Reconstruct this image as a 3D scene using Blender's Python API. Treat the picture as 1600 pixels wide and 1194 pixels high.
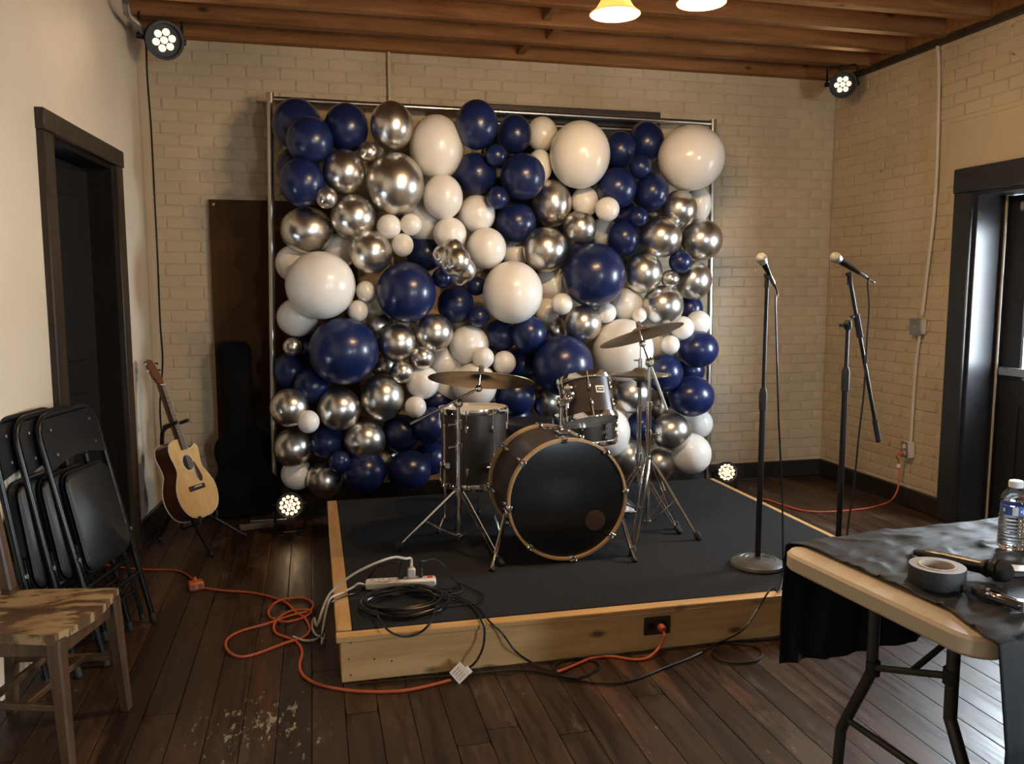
import bpy, bmesh, math, random
from mathutils import Vector, Matrix, noise
R = math.radians
for o in list(bpy.data.objects): bpy.data.objects.remove(o)
scene = bpy.context.scene
COL = scene.collection
rnd = random.Random(7)

# ------------------------------------------------------------------ camera
FPX = 1295.6                        # focal length in pixels of the 1600x1194 frame
YAW, PITCH, ROLL, CAMH = R(13.46), R(6.48), R(0.06), 1.5
fw = Vector((math.sin(YAW)*math.cos(PITCH), math.cos(YAW)*math.cos(PITCH), -math.sin(PITCH)))
rt = Vector((math.cos(YAW), -math.sin(YAW), 0))
dn = fw.cross(rt)
rt, dn = rt*math.cos(ROLL)+dn*math.sin(ROLL), dn*math.cos(ROLL)-rt*math.sin(ROLL)
CAM = Vector((0, 0, CAMH))
cd = bpy.data.cameras.new('camera'); cam = bpy.data.objects.new('camera', cd); COL.objects.link(cam)
cd.sensor_fit = 'HORIZONTAL'; cd.sensor_width = 36; cd.lens = 36*FPX/1600; cd.clip_start = .05
cm = Matrix((rt, -dn, -fw)).transposed().to_4x4(); cm.translation = CAM
cam.matrix_world = cm
scene.camera = cam

# ------------------------------------------------------------------ world, light, exposure
scene.view_settings.view_transform = 'Standard'
scene.view_settings.look = 'None'
scene.view_settings.gamma = 1
scene.view_settings.use_curve_mapping = False
scene.view_settings.exposure = 0.15
SKY = 70.0
w = bpy.data.worlds.new('overcast_sky'); scene.world = w; w.use_nodes = True
bg = w.node_tree.nodes['Background']
bg.inputs[0].default_value = (.80, .91, 1.0, 1); bg.inputs[1].default_value = SKY
def portal(loc, rot, sx, sy):
    l = bpy.data.lights.new('window_portal', 'AREA'); l.shape = 'RECTANGLE'; l.size = sx; l.size_y = sy
    l.cycles.is_portal = True
    o = bpy.data.objects.new('window_portal', l); COL.objects.link(o); o.location = loc; o.rotation_euler = rot
portal((4.30, 3.87, 1.41), (0, R(90), 0), 1.0, .62)              # glass of the entrance door
portal((4.27, -.95, 1.6), (0, R(90), 0), 1.36, .66)              # opening added in the right wall, out of view, to light the stage front
portal((2.75, -2.75, 1.35), (R(90), 0, 0), .36, 1.3)              # narrow opening added behind the camera, extra daylight on the stage front
WARM = (1.0, .66, .35)
PEND_W, PAR_W, FPAR_W = 55, 30, .5

# ------------------------------------------------------------------ geometry helpers
def ray(x, y): return fw + rt*((x-800)/FPX) + dn*((y-597)/FPX)
def Z(x, y, z=0.0):
    v = ray(x, y); return CAM + v*((z-CAMH)/v.z)
def Y(x, y, yy):
    v = ray(x, y); return CAM + v*(yy/v.y)
def X(x, y, xx):
    v = ray(x, y); return CAM + v*(xx/v.x)
def depth(p): return (Vector(p)-CAM).dot(fw)
def proj(p):
    q = Vector(p)-CAM; z = q.dot(fw)
    return 800+FPX*q.dot(rt)/z, 597+FPX*q.dot(dn)/z
def frame(o, zd, xh=(1, 0, 0)):
    z = Vector(zd).normalized(); x = Vector(xh); x = x-z*x.dot(z)
    if x.length < 1e-4: x = Vector((0, 1, 0)); x = x-z*x.dot(z)
    x.normalize(); y = z.cross(x)
    m = Matrix((x, y, z)).transposed().to_4x4(); m.translation = Vector(o); return m
def catmull(P, n=8, closed=False):
    P = [Vector(p) for p in P]; out = []; N = len(P)
    for i in range(N if closed else N-1):
        if closed: a, b, c, d = P[i-1], P[i], P[(i+1) % N], P[(i+2) % N]
        else: a, b, c, d = P[max(i-1, 0)], P[i], P[i+1], P[min(i+2, N-1)]
        for k in range(n):
            t = k/n
            out.append(.5*((2*b)+(c-a)*t+(2*a-5*b+4*c-d)*t*t+(3*b-a-3*c+d)*t**3))
    if not closed: out.append(P[-1])
    return out
def circ(n, r=1, ry=None, a0=0): return [(r*math.cos(a0+2*math.pi*i/n), (ry or r)*math.sin(a0+2*math.pi*i/n)) for i in range(n)]

class MB:
    def __init__(s, M=None): s.v = []; s.f = []; s.sm = []; s.M = M or Matrix()
    def add(s, vs, fs, smooth=True, M=None):
        k = len(s.v); T = s.M @ M if M else s.M
        s.v += [T @ Vector(p) for p in vs]; s.f += [tuple(i+k for i in f) for f in fs]; s.sm += [smooth]*len(fs); return s
    def box(s, c, d, bev=0, M=None):
        hx, hy, hz = d[0]/2, d[1]/2, d[2]/2
        if not bev:
            vs = [(c[0]+i*hx, c[1]+j*hy, c[2]+k*hz) for i in (-1, 1) for j in (-1, 1) for k in (-1, 1)]
            return s.add(vs, [(0, 1, 3, 2), (4, 6, 7, 5), (0, 4, 5, 1), (2, 3, 7, 6), (0, 2, 6, 4), (1, 5, 7, 3)], False, M)
        b = min(bev, .49*min(d)); bm = bmesh.new()
        for i in (-1, 1):
            for j in (-1, 1):
                for k in (-1, 1):
                    for q in range(3):
                        e = [hx, hy, hz]
                        for t in range(3):
                            if t != q: e[t] -= b
                        bm.verts.new((c[0]+i*e[0], c[1]+j*e[1], c[2]+k*e[2]))
        bmesh.ops.convex_hull(bm, input=bm.verts)
        bmesh.ops.dissolve_limit(bm, angle_limit=.01, verts=bm.verts, edges=bm.edges)
        bm.verts.index_update()
        s.add([v.co.copy() for v in bm.verts], [[v.index for v in f.verts] for f in bm.faces], False, M); bm.free(); return s
    def lathe(s, prof, n=24, M=None):                       # prof: (r, z) pairs, axis z
        vs = []; rings = []
        for r, z in prof:
            if r < 1e-6: rings.append([len(vs)]); vs.append((0, 0, z))
            else:
                rings.append(list(range(len(vs), len(vs)+n)))
                vs += [(r*math.cos(2*math.pi*i/n), r*math.sin(2*math.pi*i/n), z) for i in range(n)]
        fs = []
        for A, B in zip(rings, rings[1:]):
            for i in range(n):
                j = (i+1) % n
                if len(A) == 1 and len(B) == 1: continue
                if len(A) == 1: fs.append((A[0], B[j], B[i]))
                elif len(B) == 1: fs.append((A[i], A[j], B[0]))
                else: fs.append((A[i], A[j], B[j], B[i]))
        return s.add(vs, fs, True, M)
    def rod(s, a, b, r, r2=None, n=12):
        a, b = Vector(a), Vector(b); L = (b-a).length; r2 = r if r2 is None else r2
        return s.lathe([(0, 0), (r, 0), (r2, L), (0, L)], n, frame(a, b-a))
    def tube(s, P, r, n=8, closed=False):
        P = [Vector(p) for p in P]; N = len(P); vs = []; fs = []
        t0 = (P[1]-P[0]).normalized(); u = t0.orthogonal().normalized()
        for i, p in enumerate(P):
            if closed: t = (P[(i+1) % N]-P[i-1])
            else: t = (P[min(i+1, N-1)]-P[max(i-1, 0)])
            t.normalize(); u = (u-t*u.dot(t)).normalized(); w_ = t.cross(u)
            rr = r[i] if isinstance(r, (list, tuple)) else r
            vs += [p+u*(rr*math.cos(2*math.pi*k/n))+w_*(rr*math.sin(2*math.pi*k/n)) for k in range(n)]
        for i in range(N if closed else N-1):
            a, b = i*n, ((i+1) % N)*n
            for k in range(n): fs.append((a+k, a+(k+1) % n, b+(k+1) % n, b+k))
        if not closed: fs += [tuple(range(n))[::-1], tuple(range((N-1)*n, N*n))]
        return s.add(vs, fs)
    def prism(s, out, z0, z1, M=None, bev=0, smooth=False):      # outline in local xy
        n = len(out)
        if bev:
            cx = sum(p[0] for p in out)/n; cy = sum(p[1] for p in out)/n
            def inset(k):
                res = []
                for i in range(n):
                    a, b, c = Vector(out[i-1]), Vector(out[i]), Vector(out[(i+1) % n])
                    e1, e2 = (b-a), (c-b)
                    n1 = Vector((-e1.y, e1.x)).normalized() if e1.length > 1e-9 else Vector((0, 0))
                    n2 = Vector((-e2.y, e2.x)).normalized() if e2.length > 1e-9 else n1
                    m = (n1+n2); m = m.normalized() if m.length > 1e-6 else n1
                    res.append(b+m*k)
                return res
            ins = inset(bev)
            L = [(ins, z0), (out, z0+bev), (out, z1-bev), (ins, z1)]
        else: L = [(out, z0), (out, z1)]
        vs = []; fs = []
        for o_, z in L: vs += [(p[0], p[1], z) for p in o_]
        for k in range(len(L)-1):
            for i in range(n): fs.append((k*n+i, k*n+(i+1) % n, (k+1)*n+(i+1) % n, (k+1)*n+i))
        fs += [tuple(range(n))[::-1], tuple(range((len(L)-1)*n, len(L)*n))]
        return s.add(vs, fs, smooth, M)
    def sphere(s, c, r, n=16, sc=(1, 1, 1)):
        h = n//2
        return s.lathe([(r*math.sin(math.pi*i/h), -r*math.cos(math.pi*i/h)) for i in range(h+1)], n, Matrix.Translation(c) @ Matrix.Diagonal((*sc, 1)))
    def mesh(s, name, mat, sharp=38):
        m = bpy.data.meshes.new(name); m.from_pydata([tuple(p) for p in s.v], [], s.f)
        m.polygons.foreach_set('use_smooth', s.sm)
        bm = bmesh.new(); bm.from_mesh(m); bmesh.ops.recalc_face_normals(bm, faces=bm.faces); bm.to_mesh(m); bm.free()
        m.set_sharp_from_angle(angle=R(sharp)); m.materials.append(mat); return m
    def build(s, name, mat, parent=None, sharp=38, **k):
        if parent:
            inv = wmat(parent).inverted(); s.v = [inv @ p for p in s.v]
        o = bpy.data.objects.new(name, s.mesh(name, mat, sharp)); COL.objects.link(o); o.parent = parent
        return tag(o, **k)
def wmat(o):
    m = o.matrix_basis.copy()
    while o.parent: o = o.parent; m = o.matrix_basis @ m
    return m
def tag(o, label=None, cat=None, group=None, kind=None):
    if label: o['label'] = label
    if cat: o['category'] = cat
    if group: o['group'] = group
    if kind: o['kind'] = kind
    return o
def thing(name, label, cat, loc=(0, 0, 0), group=None, kind=None):
    o = bpy.data.objects.new(name, None); COL.objects.link(o); o.location = loc; o.empty_display_size = .1
    return tag(o, label, cat, group, kind)
def inst(name, me, parent=None, M=None, **k):
    o = bpy.data.objects.new(name, me); COL.objects.link(o); o.parent = parent
    if M is not None: o.matrix_basis = (wmat(parent).inverted() @ M) if parent else M
    return tag(o, **k)
def copy_tree(o, parent=None):
    c = o.copy(); COL.objects.link(c); c.parent = parent
    for ch in list(o.children): copy_tree(ch, c)
    return c

# ------------------------------------------------------------------ materials
def mat(name, col, rough=.5, metal=0, var=0, vscale=4, bump=0, bscale=60, coat=0, spec=.5, stretch=(1, 1, 1), rvar=0, objrand=0, coords='Object', spots=None, **kw):
    m = bpy.data.materials.new(name); m.use_nodes = True; nt = m.node_tree; N = nt.nodes; L = nt.links
    b = N['Principled BSDF']; b.inputs['Base Color'].default_value = (*col, 1); b.inputs['Roughness'].default_value = rough
    b.inputs['Metallic'].default_value = metal; b.inputs['Specular IOR Level'].default_value = spec
    b.inputs['Coat Weight'].default_value = coat; b.inputs['Coat Roughness'].default_value = .1
    for k, v in kw.items(): b.inputs[k.replace('_', ' ')].default_value = v
    tc = N.new('ShaderNodeTexCoord'); mp = N.new('ShaderNodeMapping'); mp.inputs['Scale'].default_value = stretch
    if coords == 'World':
        g = N.new('ShaderNodeNewGeometry'); L.new(g.outputs['Position'], mp.inputs[0])
    else: L.new(tc.outputs[coords], mp.inputs[0])
    def noise_(sc, det=5):
        n = N.new('ShaderNodeTexNoise'); n.inputs['Scale'].default_value = sc; n.inputs['Detail'].default_value = det; L.new(mp.outputs[0], n.inputs['Vector']); return n
    cout = None
    if var:
        n = noise_(vscale); h = N.new('ShaderNodeHueSaturation'); h.inputs['Color'].default_value = (*col, 1)
        mr = N.new('ShaderNodeMapRange'); mr.inputs['From Min'].default_value = .3; mr.inputs['From Max'].default_value = .7
        mr.inputs['To Min'].default_value = 1-var; mr.inputs['To Max'].default_value = 1+var
        L.new(n.outputs['Fac'], mr.inputs[0]); L.new(mr.outputs[0], h.inputs['Value']); cout = h.outputs[0]
        if rvar:
            m2 = N.new('ShaderNodeMapRange'); m2.inputs['From Min'].default_value = .3; m2.inputs['From Max'].default_value = .7
            m2.inputs['To Min'].default_value = rough-rvar; m2.inputs['To Max'].default_value = rough+rvar
            L.new(n.outputs['Fac'], m2.inputs[0]); L.new(m2.outputs[0], b.inputs['Roughness'])
    if objrand:
        oi = N.new('ShaderNodeObjectInfo'); h = N.new('ShaderNodeHueSaturation'); h.inputs['Color'].default_value = (*col, 1)
        mr = N.new('ShaderNodeMapRange'); mr.inputs['To Min'].default_value = 1-objrand; mr.inputs['To Max'].default_value = 1+objrand
        L.new(oi.outputs['Random'], mr.inputs[0]); L.new(mr.outputs[0], h.inputs['Value'])
        if cout: L.new(cout, h.inputs['Color'])
        cout = h.outputs[0]
    if spots:                                           # chips in the paint: (colour, scale, threshold)
        n = noise_(spots[1], 3); r_ = N.new('ShaderNodeValToRGB'); r_.color_ramp.elements[0].position = spots[2]; r_.color_ramp.elements[1].position = spots[2]+.03; L.new(n.outputs['Fac'], r_.inputs[0])
        x = N.new('ShaderNodeMix'); x.data_type = 'RGBA'; L.new(r_.outputs[0], x.inputs[0]); L.new(cout, x.inputs[6]); x.inputs[7].default_value = (*spots[0], 1); cout = x.outputs[2]
    if cout: L.new(cout, b.inputs['Base Color'])
    if bump:
        n = noise_(bscale); bp = N.new('ShaderNodeBump'); bp.inputs['Strength'].default_value = bump; bp.inputs['Distance'].default_value = .004
        L.new(n.outputs['Fac'], bp.inputs['Height']); L.new(bp.outputs[0], b.inputs['Normal'])
    return m
def emit(name, col, s):
    m = bpy.data.materials.new(name); m.use_nodes = True; nt = m.node_tree; b = nt.nodes['Principled BSDF']
    b.inputs['Base Color'].default_value = (*col, 1); b.inputs['Emission Color'].default_value = (*col, 1); b.inputs['Emission Strength'].default_value = s
    return m
def wood(name, c0, c1, axis='x', scale=1.0, rough=.5, knots=False, objrand=0, rvar=.0, bump=.15, wear=None, coat=0, world=False, patch=None, spec=.5):
    m = bpy.data.materials.new(name); m.use_nodes = True; nt = m.node_tree; N = nt.nodes; L = nt.links; b = N['Principled BSDF']
    tc = N.new('ShaderNodeTexCoord'); mp = N.new('ShaderNodeMapping')
    g = N.new('ShaderNodeNewGeometry'); src = g.outputs['Position'] if world else tc.outputs['Object']
    st = {'x': (1.2, 14, 14), 'y': (14, 1.2, 14), 'z': (14, 14, 1.2)}[axis]
    mp.inputs['Scale'].default_value = [q*scale for q in st]
    if objrand:
        oi = N.new('ShaderNodeObjectInfo'); ad = N.new('ShaderNodeVectorMath'); ad.operation = 'MULTIPLY_ADD'
        cb = N.new('ShaderNodeCombineXYZ')
        for i in range(3): L.new(oi.outputs['Random'], cb.inputs[i])
        ad.inputs[1].default_value = (7, 31, 17); L.new(cb.outputs[0], ad.inputs[0]); L.new(src, ad.inputs[2]); L.new(ad.outputs[0], mp.inputs[0])
    else: L.new(src, mp.inputs[0])
    n = N.new('ShaderNodeTexNoise'); n.inputs['Scale'].default_value = 1.6; n.inputs['Detail'].default_value = 8; n.inputs['Distortion'].default_value = .6; n.inputs['Roughness'].default_value = .62
    L.new(mp.outputs[0], n.inputs['Vector'])
    cr = N.new('ShaderNodeValToRGB'); cr.color_ramp.elements[0].position = .32; cr.color_ramp.elements[1].position = .68
    cr.color_ramp.elements[0].color = (*c0, 1); cr.color_ramp.elements[1].color = (*c1, 1); L.new(n.outputs['Fac'], cr.inputs[0])
    out = cr.outputs[0]
    def mix(fac, c, a):
        x = N.new('ShaderNodeMix'); x.data_type = 'RGBA'; L.new(fac, x.inputs[0]); L.new(a, x.inputs[6]); x.inputs[7].default_value = (*c, 1); return x.outputs[2]
    if knots:
        m2 = N.new('ShaderNodeMapping'); m2.inputs['Scale'].default_value = {'x': (2.2, 5, 5), 'y': (5, 2.2, 5), 'z': (5, 5, 2.2)}[axis]; L.new(src, m2.inputs[0])
        vo = N.new('ShaderNodeTexVoronoi'); vo.inputs['Scale'].default_value = 1.3; L.new(m2.outputs[0], vo.inputs['Vector'])
        r2 = N.new('ShaderNodeValToRGB'); r2.color_ramp.elements[0].position = .05; r2.color_ramp.elements[0].color = (1, 1, 1, 1); r2.color_ramp.elements[1].position = .13; r2.color_ramp.elements[1].color = (0, 0, 0, 1)
        L.new(vo.outputs['Distance'], r2.inputs[0]); out = mix(r2.outputs[0], tuple(q*.3 for q in c0), out)
    if objrand:
        h = N.new('ShaderNodeHueSaturation'); mr = N.new('ShaderNodeMapRange'); mr.inputs['To Min'].default_value = 1-objrand; mr.inputs['To Max'].default_value = 1+objrand
        L.new(oi.outputs['Random'], mr.inputs[0]); L.new(mr.outputs[0], h.inputs['Value']); L.new(out, h.inputs['Color']); out = h.outputs[0]
    if wear:                                            # (colour, noise scale, threshold, stretch)
        for wc, ws, wt, wst in wear:
            m3 = N.new('ShaderNodeMapping'); m3.inputs['Scale'].default_value = wst; L.new(src, m3.inputs[0])
            n3 = N.new('ShaderNodeTexNoise'); n3.inputs['Scale'].default_value = ws; n3.inputs['Detail'].default_value = 9; n3.inputs['Roughness'].default_value = .68; L.new(m3.outputs[0], n3.inputs['Vector'])
            r3 = N.new('ShaderNodeValToRGB'); r3.color_ramp.elements[0].position = wt; r3.color_ramp.elements[1].position = wt+.07
            L.new(n3.outputs['Fac'], r3.inputs[0]); out = mix(r3.outputs[0], wc, out)
    if patch:                                           # scraped paint patch: (colour, centre, radius)
        pc, (px_, py_), pr_ = patch
        vm = N.new('ShaderNodeVectorMath'); vm.operation = 'DISTANCE'; vm.inputs[1].default_value = (px_, py_, 0); L.new(src, vm.inputs[0])
        mr = N.new('ShaderNodeMapRange'); mr.inputs['From Min'].default_value = 0; mr.inputs['From Max'].default_value = pr_; mr.inputs['To Min'].default_value = .16; mr.inputs['To Max'].default_value = 0; L.new(vm.outputs['Value'], mr.inputs[0])
        m3 = N.new('ShaderNodeMapping'); m3.inputs['Scale'].default_value = (26, 9, 1); L.new(src, m3.inputs[0])
        n3 = N.new('ShaderNodeTexNoise'); n3.inputs['Scale'].default_value = 1.3; n3.inputs['Detail'].default_value = 6; n3.inputs['Roughness'].default_value = .7; L.new(m3.outputs[0], n3.inputs['Vector'])
        ad_ = N.new('ShaderNodeMath'); ad_.operation = 'ADD'; L.new(n3.outputs['Fac'], ad_.inputs[0]); L.new(mr.outputs[0], ad_.inputs[1])
        r3 = N.new('ShaderNodeValToRGB'); r3.color_ramp.elements[0].position = .66; r3.color_ramp.elements[1].position = .72; L.new(ad_.outputs[0], r3.inputs[0]); out = mix(r3.outputs[0], pc, out)
    L.new(out, b.inputs['Base Color']); b.inputs['Roughness'].default_value = rough; b.inputs['Coat Weight'].default_value = coat; b.inputs['Specular IOR Level'].default_value = spec
    if rvar:
        mr = N.new('ShaderNodeMapRange'); mr.inputs['From Min'].default_value = .3; mr.inputs['From Max'].default_value = .7
        mr.inputs['To Min'].default_value = rough-rvar; mr.inputs['To Max'].default_value = rough+rvar; L.new(n.outputs['Fac'], mr.inputs[0]); L.new(mr.outputs[0], b.inputs['Roughness'])
    if bump:
        bp = N.new('ShaderNodeBump'); bp.inputs['Strength'].default_value = bump; bp.inputs['Distance'].default_value = .002; L.new(n.outputs['Fac'], bp.inputs['Height']); L.new(bp.outputs[0], b.inputs['Normal'])
    return m

M = dict(
 brick=mat('painted_brick', (.50, .405, .275), .55, var=.12, vscale=1.6, bump=.4, bscale=40, objrand=.03, coords='World', spots=((.16, .10, .055), 11, .735)),
 mortar=mat('painted_mortar', (.50, .405, .275), .6, var=.12, vscale=1.6, bump=.4, bscale=50, coords='World'),
 plaster=mat('cream_plaster', (.64, .555, .43), .7, var=.05, vscale=1.5, bump=.12, bscale=18),
 front=mat('front_wall_paint', (.6, .54, .44), .6),
 baseb=mat('black_brown_paint', (.016, .012, .010), .4, var=.3, vscale=6),
 joist=wood('old_joist_wood', (.15, .062, .020), (.29, .135, .050), 'x', .8, .85, True, objrand=.15, spec=.2),
 deck=wood('roof_deck_wood', (.16, .08, .035), (.28, .15, .07), 'x', .8, .7),
 floorw=wood('dark_floor_wood', (.018, .009, .0052), (.052, .028, .017), 'y', 1.2, .40, objrand=.35, rvar=.1, bump=.25, world=True, spec=.34,
    wear=[((.085, .038, .019), .8, .54, (7, 1.0, 1)), ((.080, .062, .050), 1.1, .57, (5, 1.3, 1)), ((.30, .25, .19), 2.2, .69, (9, 2.2, 1))], patch=((.33, .29, .23), (-.22, 2.85), .34)),
 floorb=mat('floor_gap_dark', (.012, .008, .006), .8),
 doorw=wood('dark_door_wood', (.004, .003, .0022), (.010, .0065, .0045), 'z', 1, .65, spec=.2),
 casing=wood('dark_casing_wood', (.020, .013, .008), (.050, .034, .021), 'z', 1, .5, spec=.3),
 dark=mat('dark_room_paint', (.004, .0045, .005), .9, spec=.1),  # near-black colour stands in for the lack of light beyond the left doorway
 blackpaint=mat('black_door_paint', (.016, .016, .018), .38, var=.15, vscale=8),
 strip=mat('pale_weatherstrip', (.5, .45, .38), .6),
 alu=mat('brushed_aluminium', (.62, .62, .62), .32, 1),
 chrome=mat('chrome', (.78, .78, .78), .1, 1),
 steel=mat('satin_steel', (.5, .5, .5), .3, 1),
 black=mat('black_metal', (.009, .009, .010), .42, spec=.3),
 blackm=mat('matt_black', (.010, .010, .011), .7),
 rubber=mat('black_rubber', (.012, .012, .012), .65),
 conduit=mat('painted_conduit', (.55, .46, .34), .5, var=.08),
 galv=mat('galvanised_box', (.33, .33, .33), .45, .8, var=.15, vscale=20),
 navy=mat('navy_latex', (.007, .016, .080), .30, coat=.12, Subsurface_Weight=.0),
 white=mat('white_latex', (.82, .80, .76), .28, coat=.35),
 silver=mat('silver_chrome_latex', (.70, .68, .64), .30, 1),
 pipe=mat('backdrop_pipe', (.62, .60, .56), .28, 1),
 panel=wood('brown_plywood', (.042, .018, .005), (.070, .032, .009), 'z', .5, .7, spec=.15),
 frameb=mat('dark_board_frame', (.035, .025, .018), .5),
 slate=mat('blackboard_slate', (.012, .012, .013), .5),
 carpet=mat('charcoal_carpet', (.020, .021, .024), .95, var=.35, vscale=90, bump=.8, bscale=400, spec=.2),
 pine=wood('knotty_pine', (.50, .28, .10), (.70, .45, .19), 'x', .9, .5, True),
 piney=wood('pine_trim', (.44, .24, .085), (.62, .40, .17), 'y', .9, .5),
 shell=mat('satin_drum_shell', (.040, .027, .020), .40, .1, var=.1, vscale=3),
 hoopw=wood('maple_hoop', (.42, .26, .12), (.62, .42, .22), 'x', .5, .35),
 headb=mat('black_drum_head', (.008, .009, .010), .22),
 headw=mat('coated_drum_head', (.72, .67, .58), .5, var=.05),
 headc=mat('clear_drum_head', (.50, .46, .42), .35),
 hole=mat('drum_inside', (.05, .025, .012), .6),
 bronze=mat('cymbal_bronze', (.38, .28, .17), .36, .95, var=.18, vscale=6),
 felt=mat('grey_felt', (.12, .10, .09), .9),
 leather=mat('black_vinyl', (.012, .012, .013), .42, bump=.2, bscale=200),
 orange=mat('orange_cord', (.50, .10, .038), .5),
 cordb=mat('black_cord', (.007, .007, .008), .33),
 cordw=mat('white_cord', (.60, .56, .50), .45),
 cream=mat('ivory_plastic', (.66, .60, .50), .4),
 red=mat('red_switch', (.55, .03, .02), .3),
 paper=mat('white_tag_paper', (.72, .66, .58), .6),
 spruce=wood('spruce_top', (.60, .36, .13), (.74, .48, .20), 'z', 1.3, .3, coat=.4),
 mahog=mat('mahogany_sides', (.085, .026, .013), .25, coat=.5),
 rosewood=mat('rosewood', (.045, .022, .014), .45),
 neckw=mat('neck_wood', (.14, .055, .025), .4),
 binding=mat('cream_binding', (.65, .56, .42), .4),
 case=mat('case_black', (.004, .004, .0045), .85, spec=.12),
 cushion=mat('chair_vinyl', (.010, .011, .012), .45, spec=.4, bump=.15, bscale=160),
 chairm=mat('chair_black_enamel', (.006, .006, .007), .28, spec=.35),
 oak=wood('worn_oak_chair', (.042, .020, .009), (.105, .054, .023), 'z', 1, .4, wear=[((.36, .24, .12), 2.0, .66, (8, 8, 1.5))]),
 seatw=wood('worn_seat', (.060, .028, .012), (.13, .07, .03), 'x', 1, .38, wear=[((.36, .24, .115), 1.5, .46, (3.2, 11, 2))]),
 tabletop=mat('tan_table_plastic', (.62, .50, .36), .4, bump=.1, bscale=120),
 tleg=mat('table_leg_enamel', (.045, .040, .034), .4),
 cloth=mat('black_tablecloth', (.010, .011, .013), .60, bump=.12, bscale=350, spec=.28),
 tape=mat('black_gaffer_tape', (.022, .022, .024), .6, bump=.2, bscale=200),
 core=mat('cardboard_core', (.58, .50, .40), .7),
 tapeside=mat('tape_roll_side', (.30, .29, .27), .55),
 micb=mat('microphone_black', (.010, .010, .011), .3),
 grille=mat('microphone_grille', (.55, .52, .46), .38, .9, bump=.9, bscale=500),
 grilleb=mat('black_grille', (.02, .02, .02), .45, .6, bump=.9, bscale=500),
 castiron=mat('grey_cast_base', (.10, .10, .10), .42, .3, var=.15, vscale=20),
 label=mat('blue_bottle_label', (.05, .12, .42), .4), labelw=mat('white_bottle_label', (.75, .77, .8), .4),
 cap=mat('white_bottle_cap', (.85, .85, .85), .4),
 lens=emit('warm_led', (1.0, .70, .36), 2.4), bulb=emit('warm_bulb', (1.0, .80, .48), 9),
 pavement=mat('pavement', (.35, .34, .33), .9),
)
def glass(name, col=(1, 1, 1), rough=0.0, ior=1.45):
    m = bpy.data.materials.new(name); m.use_nodes = True; b = m.node_tree.nodes['Principled BSDF']
    b.inputs['Base Color'].default_value = (*col, 1); b.inputs['Roughness'].default_value = rough; b.inputs['Transmission Weight'].default_value = 1; b.inputs['IOR'].default_value = ior
    return m
M['pet'] = glass('clear_bottle_plastic', (.97, .98, 1), .03, 1.3)
def pane_mat():
    m = bpy.data.materials.new('window_glass'); m.use_nodes = True; nt = m.node_tree; N = nt.nodes; L = nt.links
    t = N.new('ShaderNodeBsdfTransparent'); g = N.new('ShaderNodeBsdfGlossy'); g.inputs['Roughness'].default_value = .02
    x = N.new('ShaderNodeMixShader'); x.inputs[0].default_value = .06; L.new(t.outputs[0], x.inputs[1]); L.new(g.outputs[0], x.inputs[2])
    L.new(x.outputs[0], N['Material Output'].inputs[0]); return m
M['pane'] = pane_mat()
def shade_mat():
    m = bpy.data.materials.new('frosted_lamp_glass'); m.use_nodes = True; nt = m.node_tree; N = nt.nodes; L = nt.links
    b = N['Principled BSDF']; b.inputs['Base Color'].default_value = (.55, .42, .24, 1); b.inputs['Roughness'].default_value = .35
    b.inputs['Emission Color'].default_value = (1, .72, .34, 1); b.inputs['Emission Strength'].default_value = .3
    t = N.new('ShaderNodeBsdfTranslucent'); t.inputs[0].default_value = (.50, .36, .17, 1); x = N.new('ShaderNodeMixShader'); x.inputs[0].default_value = .45
    L.new(b.outputs[0], x.inputs[1]); L.new(t.outputs[0], x.inputs[2]); L.new(x.outputs[0], N['Material Output'].inputs[0]); return m
M['shade'] = shade_mat()

# ================================================================== the room
YB, XR, ZC, ZD = 5.818, 3.955, 3.07, 3.31          # back wall, right wall, joist underside, roof deck
YF = -2.6                                          # front wall behind the camera
# floor: dark sub-floor with planks running away from the camera
floor = MB().box((1.3, 1.6, -.06), (6.6, 8.7, .1)).build('floor', M['floorb'], kind='structure')
pm = MB().box((0, 0, -.5), (1, 1, 1), .03).mesh('plank', M['floorw'])
PW = .116
x = -1.55
while x < 4.25:
    y = 5.85-rnd.uniform(.3, 2.4)
    ends = [5.86]
    while y > .9: ends.append(y); y -= rnd.uniform(1.5, 3.0)
    ends.append(.8)
    for a, b in zip(ends, ends[1:]):
        if a-b < .1: continue
        inst('plank', pm, floor, Matrix.LocRotScale(Vector((x+PW/2, (a+b)/2, rnd.uniform(-.0008, 0))), None, Vector((PW-.0028, a-b-.003, .016))))
    x += PW
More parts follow.
